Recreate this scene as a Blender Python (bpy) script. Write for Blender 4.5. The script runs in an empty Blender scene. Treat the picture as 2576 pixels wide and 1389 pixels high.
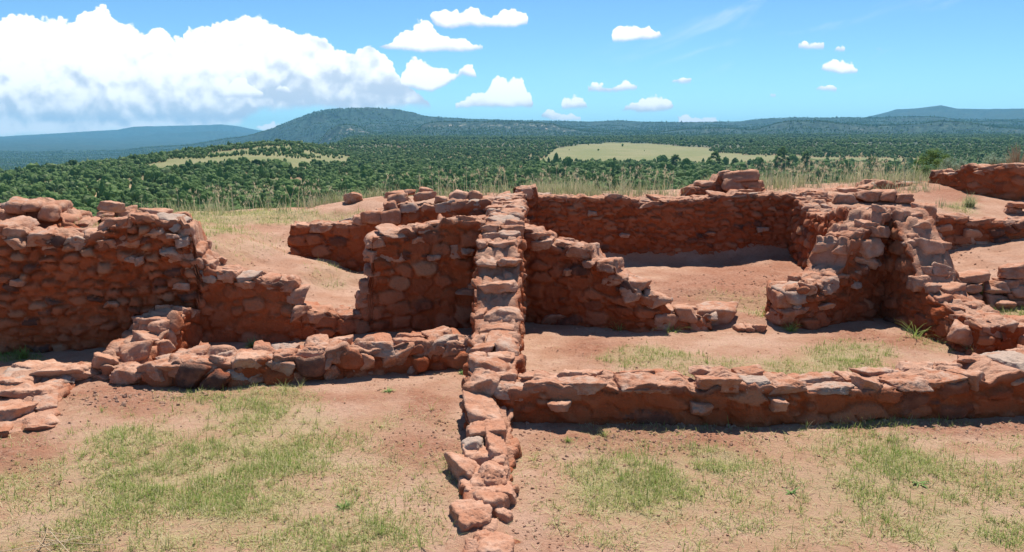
import bpy, bmesh, math, random
import numpy as np
R = math.radians
SC = bpy.context.scene
COL = SC.collection
random.seed(7); RNG = np.random.default_rng(7)

# ------------------------------------------------------------------ camera
CAM_H, PITCH, FPX = 2.2, R(9.83), 1957.0           # eye height (m), tilt down, focal length in 2576-px units
cam = bpy.data.cameras.new('camera'); camo = bpy.data.objects.new('camera', cam); COL.objects.link(camo)
cam.sensor_width = 36.0; cam.lens = 36.0 * FPX / 2576.0
cam.clip_start = 0.05; cam.clip_end = 90000
camo.location = (0, 0, CAM_H); camo.rotation_euler = (R(90) - PITCH, 0, 0)
SC.camera = camo
SC.view_settings.view_transform = 'Standard'; SC.view_settings.look = 'None'
SC.view_settings.gamma = 1.0; SC.view_settings.use_curve_mapping = False
SC.view_settings.exposure = 0.65

# ------------------------------------------------------------------ sun and sky
SUN_EL, SUN_AZ, SUN_E = R(63), R(14), 5.0           # azimuth measured from straight ahead (+Y) towards the right (+X)
sun = bpy.data.lights.new('sun', 'SUN'); sun.energy = SUN_E; sun.angle = R(0.5); sun.color = (1.0, 0.95, 0.87)
suno = bpy.data.objects.new('sun', sun); COL.objects.link(suno)
from mathutils import Vector
sd = Vector((math.cos(SUN_EL) * math.sin(SUN_AZ), math.cos(SUN_EL) * math.cos(SUN_AZ), math.sin(SUN_EL)))
suno.rotation_euler = (-sd).to_track_quat('-Z', 'Y').to_euler()
suno.location = (0, 0, 60)

SKY_STRENGTH = 0.075
def ray(u, v):
    a = (u - 1288) / FPX; b = -(v - 694.5) / FPX
    return np.array((a, math.cos(PITCH) + b * math.sin(PITCH), -math.sin(PITCH) + b * math.cos(PITCH)))

class NT:
    """small helper to write node graphs"""
    def __init__(s, tree): s.t = tree
    def n(s, typ, **kw):
        nd = s.t.nodes.new(typ)
        for k, v in kw.items():
            if k == 'ins':
                for i, val in v.items():
                    if hasattr(val, 'is_output'): s.t.links.new(val, nd.inputs[i])
                    else: nd.inputs[i].default_value = val
            else: setattr(nd, k, v)
        return nd
    def m(s, op, a, b=None, c=None, clamp=False):
        nd = s.t.nodes.new('ShaderNodeMath'); nd.operation = op; nd.use_clamp = clamp
        for i, x in enumerate((a, b, c)):
            if x is None: continue
            if hasattr(x, 'is_output'): s.t.links.new(x, nd.inputs[i])
            else: nd.inputs[i].default_value = x
        return nd.outputs[0]
    def mix(s, f, a, b, blend='MIX'):
        nd = s.t.nodes.new('ShaderNodeMix'); nd.data_type = 'RGBA'; nd.blend_type = blend
        for i, x in ((0, f), (6, a), (7, b)):
            if hasattr(x, 'is_output'): s.t.links.new(x, nd.inputs[i])
            else: nd.inputs[i].default_value = x if not isinstance(x, tuple) or len(x) == 4 else (*x, 1)
        return nd.outputs[2]
    def ramp(s, f, lo, hi, a=0.0, b=1.0, smooth=True):
        nd = s.t.nodes.new('ShaderNodeMapRange'); nd.interpolation_type = 'SMOOTHSTEP' if smooth else 'LINEAR'
        for i, x in ((0, f), (1, lo), (2, hi), (3, a), (4, b)):
            if hasattr(x, 'is_output'): s.t.links.new(x, nd.inputs[i])
            else: nd.inputs[i].default_value = x
        return nd.outputs[0]
    def noise(s, vec, scale, detail=4, rough=0.55, dist=0.0):
        nd = s.t.nodes.new('ShaderNodeTexNoise')
        nd.inputs['Scale'].default_value = scale; nd.inputs['Detail'].default_value = detail
        nd.inputs['Roughness'].default_value = rough; nd.inputs['Distortion'].default_value = dist
        if vec is not None: s.t.links.new(vec, nd.inputs['Vector'])
        return nd.outputs['Fac'], nd.outputs['Color']
    def link(s, a, b): s.t.links.new(a, b)

def build_world():
    w = bpy.data.worlds.new('World'); SC.world = w; w.use_nodes = True
    t = w.node_tree; t.nodes.clear(); N = NT(t)
    sky = N.n('ShaderNodeTexSky', sky_type='NISHITA', sun_disc=False, sun_elevation=SUN_EL, sun_rotation=SUN_AZ,
              altitude=2100.0, air_density=1.0, dust_density=1.0, ozone_density=1.0)
    tc = N.n('ShaderNodeTexCoord'); sp = N.n('ShaderNodeSeparateXYZ', ins={0: tc.outputs['Generated']})
    X, Y, Z = sp.outputs
    ys = N.m('MAXIMUM', Y, 0.02)
    A = N.m('DIVIDE', X, ys); E = N.m('DIVIDE', Z, ys)          # where a sky direction meets a far wall at y = 1
    def AE(u, v):
        d = ray(u, v); return d[0] / d[1], d[2] / d[1]
    p = N.n('ShaderNodeCombineXYZ', ins={0: A, 1: E, 2: 0.0}).outputs[0]
    # warp of the outlines: big billows and small cauliflower lumps
    _, c1 = N.noise(p, 15, 8, 0.66)
    s1 = N.n('ShaderNodeSeparateXYZ', ins={0: c1})
    vo = N.n('ShaderNodeTexVoronoi', feature='SMOOTH_F1', ins={'Vector': p, 'Scale': 42.0, 'Smoothness': 0.35})
    vo2 = N.n('ShaderNodeTexVoronoi', feature='SMOOTH_F1', ins={'Vector': p, 'Scale': 105.0, 'Smoothness': 0.4})
    bil = N.m('ADD', N.m('MULTIPLY', N.m('SUBTRACT', 0.45, vo.outputs['Distance']), 0.014),
              N.m('MULTIPLY', N.m('SUBTRACT', 0.45, vo2.outputs['Distance']), 0.006))
    vo3 = N.n('ShaderNodeTexVoronoi', feature='SMOOTH_F1', ins={'Vector': p, 'Scale': 190.0, 'Smoothness': 0.45})
    bil = N.m('ADD', bil, N.m('MULTIPLY', N.m('SUBTRACT', 0.45, vo3.outputs['Distance']), 0.0042))
    Aw = N.m('ADD', A, N.m('MULTIPLY', N.m('SUBTRACT', s1.outputs[0], 0.5), 0.030))
    Ew = N.m('ADD', E, N.m('MULTIPLY', N.m('SUBTRACT', s1.outputs[1], 0.5), 0.026))
    A0, A1, E1 = -0.80, 0.80, 0.50
    An = N.n('ShaderNodeMapRange', clamp=True, ins={0: Aw, 1: A0, 2: A1}).outputs[0]
    Aw2 = N.m('ADD', A, N.m('MULTIPLY', N.m('SUBTRACT', s1.outputs[0], 0.5), 0.022)); Ew2 = N.m('ADD', E, N.m('MULTIPLY', N.m('SUBTRACT', s1.outputs[1], 0.5), 0.017))
    An2 = N.n('ShaderNodeMapRange', clamp=True, ins={0: Aw2, 1: A0, 2: A1}).outputs[0]
    def curve(pts, An):
        nd = t.nodes.new('ShaderNodeFloatCurve'); c = nd.mapping.curves[0]
        pts = sorted((min(max((a - A0) / (A1 - A0), 0), 1), min(max(e / E1, 0), 1)) for a, e in pts)
        q = [(0.0, pts[0][1])] + [x for x in pts if 0 < x[0] < 1] + [(1.0, pts[-1][1])]
        c.points[0].location = q[0]; c.points[1].location = q[-1]
        for x in q[1:-1]: c.points.new(*x)
        for x in c.points: x.handle_type = 'VECTOR'
        nd.mapping.update(); t.links.new(An, nd.inputs['Value'])
        return N.m('MULTIPLY', nd.outputs[0], E1)
    def layer(clouds, big=True):
        """clouds: list of (tops, bottoms), each a list of picture points; one outline curve above and one below"""
        T, B = [], []
        for tops, bots in clouds:
            for lst, dst in ((tops, T), (bots, B)): dst.extend(AE(*q) for q in lst)
            for q in (tops[0], tops[-1]):
                s = -3 if q is tops[0] else 3
                a, e = AE(q[0] + s, q[1]); T.append((a, max(e - 0.03, 0.0)))
                a, e = AE(q[0] + s, bots[0][1] if s < 0 else bots[-1][1]); B.append((a, e + 0.03))
        An_, E_ = (An, Ew) if big else (An2, Ew2)
        top = curve(T, An_); bot = curve(B, An_)
        up = N.m('ADD', N.m('SUBTRACT', top, E_), N.m('MULTIPLY', bil, 1.0 if big else 0.95))
        dn = N.m('SUBTRACT', E_, bot)
        return N.ramp(up, -0.0006, 0.0028 if big else 0.0022), N.ramp(dn, -0.004 if big else -0.0015, 0.008 if big else 0.0035), dn
    L1 = layer([
        ([(-500,120),(-200,70),(0,38),(60,40),(110,40),(160,48),(195,50),(203,26),(235,15),(265,18),(290,42),(305,60),(325,57),(345,75),(365,82),(395,72),(430,88),(465,92),(475,65),(520,60),(545,47),(575,42),(592,32),(612,31),(622,45),(650,42),(680,52),(710,65),(740,68),(760,80),(800,82),(830,95),(850,118),(880,125),(920,122),(940,120),(962,130),(985,155),(1002,182),(1030,212),(1060,238),(1092,262)],
         [(-500,345),(0,345),(200,338),(420,326),(600,318),(628,292),(660,276),(800,276),(1000,273),(1092,268)]),
    ])
    L5 = layer([
        ([(1146,262),(1165,250),(1180,240),(1200,232),(1222,228),(1235,205),(1250,193),(1275,198),(1295,188),(1312,195),(1322,225),(1338,238),(1342,262)], [(1146,272),(1342,270)]),
        ([(1358,282),(1378,270),(1400,272),(1418,282),(1440,276),(1466,296)], [(1358,292),(1390,302),(1466,303)]),
        ([(1556,268),(1580,258),(1602,262),(1612,240),(1640,234),(1662,236),(1690,248),(1700,270)], [(1556,278),(1620,280),(1700,276)]),
        ([(1708,300),(1722,286),(1740,284),(1760,298),(1782,288),(1800,292),(1812,306)], [(1708,312),(1812,314)]),
        ([(2000,118),(2025,106),(2045,102),(2068,108),(2076,118)], [(2000,122),(2076,125)]),
        ([(2098,122),(2115,114),(2134,120)], [(2098,126),(2134,128)]),
        ([(2190,118),(2203,113),(2216,120)], [(2190,121),(2216,124)]),
    ], False)
    L2 = layer([
        ([(640,300),(660,312),(690,296),(712,302),(722,318)], [(640,312),(660,326),(722,326)]),
        ([(1006,200),(1015,165),(1035,146),(1055,142),(1080,165),(1120,172),(1150,178),(1165,157),(1185,152),(1202,178)], [(1006,218),(1050,228),(1090,232),(1130,212),(1160,192),(1202,196)]),
        ([(1410,262),(1425,246),(1445,240),(1470,248),(1480,264)], [(1410,274),(1480,275)]),
        ([(1536,92),(1548,62),(1570,52),(1600,55),(1615,64),(1630,54),(1645,70),(1668,74),(1670,86)], [(1536,100),(1600,104),(1650,98),(1670,90)]),
        ([(1690,204),(1705,194),(1722,188),(1750,204)], [(1690,209),(1720,213),(1750,209)]),
        ([(2056,168),(2080,156),(2098,143),(2118,150),(2140,160),(2168,178)], [(2056,172),(2090,180),(2120,186),(2168,184)]),
    ], False)
    L3 = layer([
        ([(950,112),(975,103),(1000,92),(1025,75),(1042,60),(1058,46),(1075,52),(1100,75),(1120,88),(1140,100),(1175,98),(1200,108),(1217,118)], [(950,116),(980,126),(1020,132),(1100,132),(1170,131),(1217,123)]),
        ([(1470,224),(1500,218),(1535,212),(1560,206),(1590,210),(1612,218)], [(1470,232),(1530,231),(1612,226)]),
        ([(1934,236),(1946,230),(1960,240)], [(1934,246),(1960,246)]),
        ([(2044,220),(2070,212),(2108,218)], [(2044,226),(2108,228)]),
    ], False)
    L4 = layer([
        ([(560,235),(585,205),(610,190),(630,200),(655,225),(672,238)], [(560,246),(672,248)]),
        ([(686,226),(705,212),(735,222),(742,228)], [(686,234),(742,236)]),
        ([(1078,42),(1092,22),(1115,14),(1140,20),(1158,28),(1190,18),(1225,38),(1250,40),(1262,22),(1290,15),(1310,20),(1330,38),(1336,50)], [(1078,48),(1100,65),(1130,70),(1160,66),(1200,70),(1260,72),(1300,68),(1336,56)]),
    ], False)
    # relief inside the clouds: the same lumps sampled a little towards the sun
    p2 = N.n('ShaderNodeCombineXYZ', ins={0: N.m('ADD', A, 0.004), 1: N.m('ADD', E, 0.012), 2: 0.0}).outputs[0]
    n1, _ = N.noise(p, 19, 6, 0.6, 0.4); n2, _ = N.noise(p2, 19, 6, 0.6, 0.4)
    def cells(q):
        _, w_ = N.noise(q, 26, 3, 0.55)
        qq = N.n('ShaderNodeVectorMath', operation='ADD', ins={0: q, 1: N.n('ShaderNodeVectorMath', operation='SCALE', ins={0: w_, 'Scale': 0.035}).outputs[0]}).outputs[0]
        a_ = N.n('ShaderNodeTexVoronoi', feature='SMOOTH_F1', ins={'Vector': qq, 'Scale': 24.0, 'Smoothness': 0.5}).outputs['Distance']
        b_ = N.n('ShaderNodeTexVoronoi', feature='SMOOTH_F1', ins={'Vector': qq, 'Scale': 60.0, 'Smoothness': 0.5}).outputs['Distance']
        return N.m('ADD', N.m('MULTIPLY', a_, -0.6), N.m('MULTIPLY', b_, -0.3))
    rel = N.m('ADD', N.m('MULTIPLY', N.m('SUBTRACT', n1, n2), 0.5), N.m('MULTIPLY', N.m('SUBTRACT', cells(p), cells(p2)), 0.55))
    pb = N.n('ShaderNodeCombineXYZ', ins={0: A, 1: N.m('MULTIPLY', E, 3.0), 2: 5.0}).outputs[0]
    big, _ = N.noise(pb, 8, 5, 0.6)
    def shade(L, tall, amp):
        a = N.m('MULTIPLY', L[0], L[1])
        g = N.m('ADD', N.m('DIVIDE', L[2], tall), N.m('MULTIPLY', N.m('SUBTRACT', big, 0.5), amp))
        g = N.m('ADD', g, N.m('MULTIPLY', rel, 3.4 * amp))
        g = N.m('ADD', g, N.ramp(E, 0.034, 0.016, 0.0, 0.85))
        g = N.ramp(g, 0.0, 1.0)
        c = N.mix(g, (0.44, 0.51, 0.61), (0.86, 0.87, 0.88))
        return a, c
    col = N.n('ShaderNodeVectorMath', operation='SCALE', ins={0: sky.outputs[0], 'Scale': SKY_STRENGTH}).outputs[0]
    col = N.mix(1.0, col, (1.0, 1.0, 1.0), 'MULTIPLY'); skytint = col.node
    col = N.n('ShaderNodeVectorMath', operation='SCALE', ins={0: col, 'Scale': N.ramp(E, 0.0, 0.20, 1.14, 1.0)}).outputs[0]
    # thin high wisps on the right
    pw = N.n('ShaderNodeCombineXYZ', ins={0: N.m('MULTIPLY', A, 3.0), 1: N.m('ADD', N.m('MULTIPLY', E, 13.0), N.m('MULTIPLY', A, -4.0)), 2: 3.0}).outputs[0]
    wz, _ = N.noise(pw, 1.6, 7, 0.6, 0.6)
    wm = N.m('MULTIPLY', N.ramp(wz, 0.52, 0.80), N.m('MULTIPLY', N.ramp(A, 0.02, 0.35), N.ramp(E, 0.03, 0.12)))
    col = N.mix(N.m('MULTIPLY', wm, 0.55), col, (0.72, 0.76, 0.80))
    for L, tall, amp in ((L1, 0.080, 0.95), (L5, 0.010, 0.45), (L2, 0.007, 0.35), (L3, 0.009, 0.35), (L4, 0.009, 0.35)):
        a, c = shade(L, tall, amp); col = N.mix(N.m('MULTIPLY', a, N.ramp(Y, 0.05, 0.2)), col, c)
    bg = N.n('ShaderNodeBackground', ins={'Color': col, 'Strength': 1.0})
    out = N.n('ShaderNodeOutputWorld', ins={0: bg.outputs[0]})
    return skytint
SKYTINT = build_world()
SC.world.cycles.sampling_method = 'MANUAL'; SC.world.cycles.sample_map_resolution = 256
SKYTINT.inputs[7].default_value = (0.67, 1.03, 1.27, 1)

# ------------------------------------------------------------------ numpy noise
def _h(ix, iy, iz, seed):
    h = (ix.astype(np.uint32) * np.uint32(374761393) + iy.astype(np.uint32) * np.uint32(668265263)
         + iz.astype(np.uint32) * np.uint32(2246822519) + np.uint32((seed * 3266489917) & 0xffffffff))
    h = (h ^ (h >> np.uint32(13))) * np.uint32(1274126177)
    h = h ^ (h >> np.uint32(16))
    return (h & np.uint32(0xffffff)).astype(np.float32) / np.float32(0xffffff)
def vnoise(P, seed=0):
    """value noise in [-1,1] at P (n,3)"""
    P = np.asarray(P, dtype=np.float64)
    i = np.floor(P).astype(np.int64); f = (P - i).astype(np.float32); f = f * f * f * (f * (f * 6 - 15) + 10)
    x, y, z = i[:, 0], i[:, 1], i[:, 2]
    def lerp(a, b, t): return a + (b - a) * t
    c = [[[_h(x + a, y + b, z + d, seed) for d in (0, 1)] for b in (0, 1)] for a in (0, 1)]
    r = lerp(lerp(lerp(c[0][0][0], c[0][0][1], f[:, 2]), lerp(c[0][1][0], c[0][1][1], f[:, 2]), f[:, 1]),
             lerp(lerp(c[1][0][0], c[1][0][1], f[:, 2]), lerp(c[1][1][0], c[1][1][1], f[:, 2]), f[:, 1]), f[:, 0])
    return r * 2 - 1
def fbm(P, scale, octaves=4, rough=0.5, seed=0):
    P = np.asarray(P) * scale; s = 0; a = 1.0; tot = 0
    for o in range(octaves):
        s = s + a * vnoise(P + o * 17.3, seed + o); tot += a; a *= rough; P = P * 2.03
    return s / tot
def sstep(a, b, x):
    t = np.clip((x - a) / (b - a), 0, 1); return t * t * (3 - 2 * t)

# ------------------------------------------------------------------ mesh helpers
def mk(name, V, F, mat, parent=None, smooth=True, attrs=None):
    """V (n,3); F a list of (m,k) index arrays"""
    me = bpy.data.meshes.new(name)
    V = np.asarray(V, dtype=np.float32); F = [np.asarray(f, dtype=np.int32) for f in (F if isinstance(F, list) else [F]) if len(f)]
    me.vertices.add(len(V)); me.vertices.foreach_set('co', V.ravel())
    idx = np.concatenate([f.ravel() for f in F]); tot = np.concatenate([np.full(len(f), f.shape[1], np.int32) for f in F])
    me.loops.add(len(idx)); me.loops.foreach_set('vertex_index', idx)
    me.polygons.add(len(tot)); st = np.concatenate(([0], np.cumsum(tot)[:-1])).astype(np.int32)
    me.polygons.foreach_set('loop_start', st); me.polygons.foreach_set('loop_total', tot)
    me.polygons.foreach_set('use_smooth', np.full(len(tot), smooth))
    for k, a in (attrs or {}).items():
        at = me.attributes.new(k, 'FLOAT', 'POINT'); at.data.foreach_set('value', np.asarray(a, dtype=np.float32))
    me.update(calc_edges=True); me.validate()
    if mat: me.materials.append(mat)
    o = bpy.data.objects.new(name, me); COL.objects.link(o)
    if parent: o.parent = parent
    return o
def tag(o, label=None, cat=None, group=None, kind=None):
    if label: o['label'] = label
    if cat: o['category'] = cat
    if group: o['group'] = group
    if kind: o['kind'] = kind
    return o
def thing(name, label, cat, loc=(0, 0, 0), group=None):
    o = bpy.data.objects.new(name, None); COL.objects.link(o); o.location = loc; o.empty_display_size = 0.1
    return tag(o, label, cat, group)
def _ico(sub):
    bm = bmesh.new(); bmesh.ops.create_icosphere(bm, subdivisions=sub, radius=1)
    V = np.array([v.co[:] for v in bm.verts]); F = np.array([[v.index for v in f.verts] for f in bm.faces]); bm.free()
    return V / np.linalg.norm(V, axis=1)[:, None], F
ICO = {s: _ico(s) for s in (1, 2, 3, 4, 5)}
def grid_faces(nr, nc):
    i = np.arange(nr * nc).reshape(nr, nc)
    return np.stack([i[:-1, :-1], i[:-1, 1:], i[1:, 1:], i[1:, :-1]], -1).reshape(-1, 4)

def rock_verts(dims, seed, sub=4, sharp=26.0, rough=1.0):
    """an angular block: soft minimum over the planes of a random convex solid, then chips and grain"""
    r = np.random.default_rng(seed)
    D, F = ICO[sub]
    nrm, h = [], []
    for ax in range(3):
        for sg in (-1, 1):
            n = r.normal(0, 0.20, 3); n[ax] = sg; nrm.append(n / np.linalg.norm(n)); h.append(r.uniform(0.80, 1.0))
    for k in range(r.integers(4, 9)):
        n = r.normal(0, 1, 3); nrm.append(n / np.linalg.norm(n)); h.append(r.uniform(0.84, 1.2))
    nrm = np.array(nrm); h = np.array(h)
    q = np.maximum(D @ nrm.T, 1e-3) / h                       # 1/distance along D to each plane
    rad = (q ** sharp).sum(1) ** (-1.0 / sharp)
    V = D * rad[:, None] * (np.array(dims) * 0.5)
    s = float(np.mean(dims)); off = r.uniform(0, 100, 3)
    nn = fbm(V / s + off, 2.4, 3, 0.5, seed) * 0.075 + fbm(V / s + off, 7, 3, 0.65, seed + 5) * 0.050 * rough
    nn = nn - 0.06 * sstep(0.25, 0.6, fbm(V / s + off, 3.0, 2, 0.5, seed + 3)) * rough            # chips knocked off
    if sub > 4: nn = nn + fbm(V / s + off, 22, 3, 0.6, seed + 6) * 0.018 - 0.020 * sstep(0.35, 0.55, fbm(V / s + off, 11, 2, 0.5, seed + 7))
    lay = vnoise((V / s + off) * np.array((1.5, 1.5, 12.0)), seed + 9) * 0.020 * rough      # bedding of the sandstone
    return V + D * ((nn + lay) * s)[:, None], F
def rotm(rz=0, rx=0, ry=0):
    cx, sx, cy, sy, cz, sz = math.cos(rx), math.sin(rx), math.cos(ry), math.sin(ry), math.cos(rz), math.sin(rz)
    return (np.array(((cz, -sz, 0), (sz, cz, 0), (0, 0, 1))) @ np.array(((cy, 0, sy), (0, 1, 0), (-sy, 0, cy)))
            @ np.array(((1, 0, 0), (0, cx, -sx), (0, sx, cx))))
ROCKSEED = [100]
def rock(name, loc, dims, rz=0.0, tilt=(0, 0), parent=None, sub=4, sharp=30.0, grey=None, tone=None, mat=None, rough=1.0):
    ROCKSEED[0] += 1; sd_ = ROCKSEED[0]
    V, F = rock_verts(dims, sd_, sub, sharp, rough)
    M = rotm(rz, *tilt)
    r = np.random.default_rng(sd_ + 5000)
    g = (max(0.0, r.normal(0.12, 0.30)) if grey is None else grey)
    tn = r.uniform(0, 1) if tone is None else tone
    o = mk(name, V @ M.T, F, mat or M_STONE, parent, True, {'grey': np.full(len(V), g), 'tone': np.full(len(V), tn)})
    px = np.array(parent.location) if parent else np.zeros(3)
    o.location = tuple(np.array(loc) - px)
    return o

# ------------------------------------------------------------------ materials
def material(name):
    m = bpy.data.materials.new(name); m.use_nodes = True
    t = m.node_tree; N = NT(t); b = t.nodes['Principled BSDF']
    b.inputs['Roughness'].default_value = 0.95; b.inputs['Specular IOR Level'].default_value = 0.15
    return m, N, b
def attr(N, name): return N.n('ShaderNodeAttribute', attribute_name=name).outputs['Fac']
def bump(N, b, height, dist, strength=1.0, chain=None):
    bp = N.n('ShaderNodeBump', ins={'Height': height, 'Distance': dist, 'Strength': strength})
    if chain: N.link(chain, bp.inputs['Normal'])
    N.link(bp.outputs[0], b.inputs['Normal']); return bp.outputs[0]

def mat_stone():
    m, N, b = material('red_sandstone')
    pos = N.n('ShaderNodeNewGeometry').outputs['Position']
    n1, _ = N.noise(pos, 9, 5, 0.6); n2, _ = N.noise(pos, 60, 4, 0.65); n3, _ = N.noise(pos, 2.3, 3, 0.5)
    tone, grey = attr(N, 'tone'), attr(N, 'grey')
    c = N.mix(tone, (0.34, 0.142, 0.078), (0.44, 0.235, 0.152))
    c = N.mix(N.m('MULTIPLY', N.ramp(n1, 0.40, 0.66), 0.6), c, (0.52, 0.345, 0.255))
    c = N.mix(N.m('MULTIPLY', N.ramp(n3, 0.45, 0.6), 0.5), c, (0.36, 0.145, 0.078))
    gz = N.ramp(N.m('ADD', grey, N.m('MULTIPLY', N.m('SUBTRACT', n1, 0.5), 0.9)), 0.25, 0.75)
    c = N.mix(N.m('MULTIPLY', gz, 0.8), c, (0.36, 0.285, 0.23))
    c = N.mix(N.m('MULTIPLY', N.ramp(n2, 0.55, 0.75), 0.4), c, (0.15, 0.075, 0.048))
    c = N.mix(N.m('MULTIPLY', N.ramp(n2, 0.45, 0.25), 0.35), c, (0.62, 0.46, 0.36))
    N.link(c, b.inputs['Base Color'])
    h = N.m('ADD', N.m('MULTIPLY', n1, 1.0), N.m('MULTIPLY', n2, 0.35))
    bump(N, b, h, 0.030, 0.9)
    return m
def mat_masonry():
    m, N, b = material('mud_mortar_masonry')
    pos = N.n('ShaderNodeNewGeometry').outputs['Position']
    n1, _ = N.noise(pos, 7, 5, 0.6); n2, _ = N.noise(pos, 55, 4, 0.65); n3, _ = N.noise(pos, 1.6, 4, 0.55)
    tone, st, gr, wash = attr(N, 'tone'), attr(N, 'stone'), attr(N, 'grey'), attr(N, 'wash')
    mud = N.mix(N.ramp(n3, 0.35, 0.65), (0.370, 0.098, 0.036), (0.29, 0.066, 0.021))
    mud = N.mix(N.m('MULTIPLY', N.ramp(n1, 0.5, 0.7), 0.5), mud, (0.41, 0.145, 0.068))
    sc_ = N.mix(tone, (0.29, 0.078, 0.031), (0.38, 0.135, 0.066))
    sc_ = N.mix(N.ramp(gr, 0.74, 0.90), sc_, (0.085, 0.048, 0.038))
    sc_ = N.mix(N.m('MULTIPLY', N.ramp(gr, 0.20, 0.05), 0.7), sc_, (0.39, 0.215, 0.125))
    sc_ = N.mix(N.m('MULTIPLY', N.ramp(n1, 0.42, 0.68), 0.4), sc_, (0.41, 0.170, 0.095))
    c = N.mix(N.m('MULTIPLY', st, N.ramp(tone, 0.05, 0.55, 0.35, 1.0)), mud, sc_)
    c = N.mix(N.m('MULTIPLY', N.ramp(n2, 0.55, 0.75), 0.45), c, (0.12, 0.036, 0.016))
    c = N.mix(N.m('MULTIPLY', wash, N.ramp(n1, 0.25, 0.5, 0.4, 0.9)), c, N.mix(n1, (0.36, 0.185, 0.115), (0.50, 0.30, 0.21)))      # paler wall top: the sunlit look of the mud painted into its colour
    N.link(c, b.inputs['Base Color'])
    bump(N, b, N.m('ADD', N.m('MULTIPLY', n1, 0.8), N.m('MULTIPLY', n2, 0.4)), 0.04, 1.0)
    return m
def mat_dirt():
    m, N, b = material('red_dirt')
    pos = N.n('ShaderNodeNewGeometry').outputs['Position']
    n1, _ = N.noise(pos, 2.2, 6, 0.6); n2, _ = N.noise(pos, 24, 6, 0.7); n3, _ = N.noise(pos, 130, 3, 0.7); n4, _ = N.noise(pos, 0.7, 4, 0.5)
    veg = attr(N, 'veg'); dark = attr(N, 'dark')
    c = N.mix(N.ramp(n1, 0.35, 0.65), (0.405, 0.218, 0.137), (0.49, 0.302, 0.210))
    c = N.mix(N.m('MULTIPLY', N.ramp(n4, 0.42, 0.62), 0.35), c, (0.39, 0.205, 0.132))
    c = N.mix(N.m('MULTIPLY', N.ramp(n2, 0.52, 0.68), 0.60), c, (0.27, 0.115, 0.064))
    c = N.mix(N.m('MULTIPLY', N.ramp(n3, 0.58, 0.72), 0.5), c, (0.54, 0.40, 0.30))
    c = N.mix(N.m('MULTIPLY', N.ramp(n3, 0.42, 0.28), 0.5), c, (0.20, 0.080, 0.045))
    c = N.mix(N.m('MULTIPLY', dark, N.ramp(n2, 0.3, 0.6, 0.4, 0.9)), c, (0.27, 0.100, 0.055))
    g = N.mix(N.ramp(n2, 0.3, 0.7), (0.27, 0.235, 0.10), (0.42, 0.34, 0.19))
    c = N.mix(N.m('MULTIPLY', N.m('MULTIPLY', veg, N.ramp(n2, 0.3, 0.55)), 0.75), c, g)
    N.link(c, b.inputs['Base Color'])
    bump(N, b, N.m('ADD', N.m('MULTIPLY', n2, 1.0), N.m('MULTIPLY', n3, 0.5)), 0.030, 0.9)
    return m
def mat_leafy(name, c0, c1, c2=None, trans=0.35, rough=0.8, per='tone'):
    m, N, b = material(name)
    t = attr(N, per)
    if c2 is None: c = N.mix(t, c0, c1)
    else: c = N.mix(N.ramp(t, 0.5, 1.0, smooth=False), N.mix(N.ramp(t, 0.0, 0.5, smooth=False), c0, c1), c2)
    N.link(c, b.inputs['Base Color']); b.inputs['Roughness'].default_value = rough
    if trans:
        tr = N.n('ShaderNodeBsdfTranslucent', ins={'Color': c})
        mx = N.n('ShaderNodeMixShader', ins={0: trans, 1: b.outputs[0], 2: tr.outputs[0]})
        N.link(mx.outputs[0], N.t.nodes['Material Output'].inputs[0])
    return m
def mat_land():
    m, N, b = material('wooded_land')
    pos = N.n('ShaderNodeNewGeometry').outputs['Position']
    mead, cliff = attr(N, 'meadow'), attr(N, 'cliff')
    far = attr(N, 'far')
    n1, _ = N.noise(pos, 0.035, 5, 0.7); n2, _ = N.noise(pos, 0.004, 5, 0.6); n3, _ = N.noise(pos, 0.011, 6, 0.65)
    soil = N.mix(N.ramp(n1, 0.35, 0.65), (0.24, 0.15, 0.085), (0.11, 0.135, 0.055))
    wood = N.mix(N.ramp(n1, 0.36, 0.62), (0.005, 0.020, 0.020), (0.036, 0.076, 0.056))
    wood = N.mix(N.m('MULTIPLY', N.ramp(n2, 0.45, 0.65), 0.35), wood, (0.055, 0.062, 0.036))
    c = N.mix(far, soil, wood)
    gm = N.mix(N.ramp(n3, 0.35, 0.65), (0.165, 0.170, 0.068), (0.215, 0.195, 0.095))
    gm = N.mix(N.m('MULTIPLY', N.ramp(n1, 0.55, 0.7), 0.5), gm, (0.125, 0.145, 0.055))
    c = N.mix(attr(N, 'bare'), c, N.mix(n1, (0.40, 0.20, 0.12), (0.36, 0.30, 0.15)))
    c = N.mix(mead, c, gm)
    c = N.mix(N.m('MULTIPLY', cliff, N.ramp(n1, 0.54, 0.66)), c, (0.40, 0.31, 0.26))
    N.link(c, b.inputs['Base Color'])
    bump(N, b, n1, 6.0, 0.8)
    return m
M_STONE, M_MASON, M_DIRT, M_LAND = mat_stone(), mat_masonry(), mat_dirt(), mat_land()
M_GRASS = mat_leafy('grass_blade', (0.20, 0.31, 0.06), (0.42, 0.41, 0.15), (0.62, 0.52, 0.33), 0.4)
M_FRINGE = mat_leafy('tall_dry_grass', (0.24, 0.29, 0.12), (0.42, 0.41, 0.24), (0.60, 0.51, 0.34), 0.35)
M_TREE = mat_leafy('evergreen_foliage', (0.070, 0.130, 0.042), (0.190, 0.285, 0.088), (0.29, 0.33, 0.165), 0.5)
M_SAGE = mat_leafy('sage_foliage', (0.20, 0.27, 0.17), (0.34, 0.42, 0.30), None, 0.25)
M_WEED = mat_leafy('weed_leaf', (0.10, 0.19, 0.05), (0.26, 0.36, 0.12), None, 0.3)
M_TWIG = mat_leafy('dry_stem', (0.34, 0.23, 0.14), (0.50, 0.39, 0.26), None, 0.0)
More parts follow.
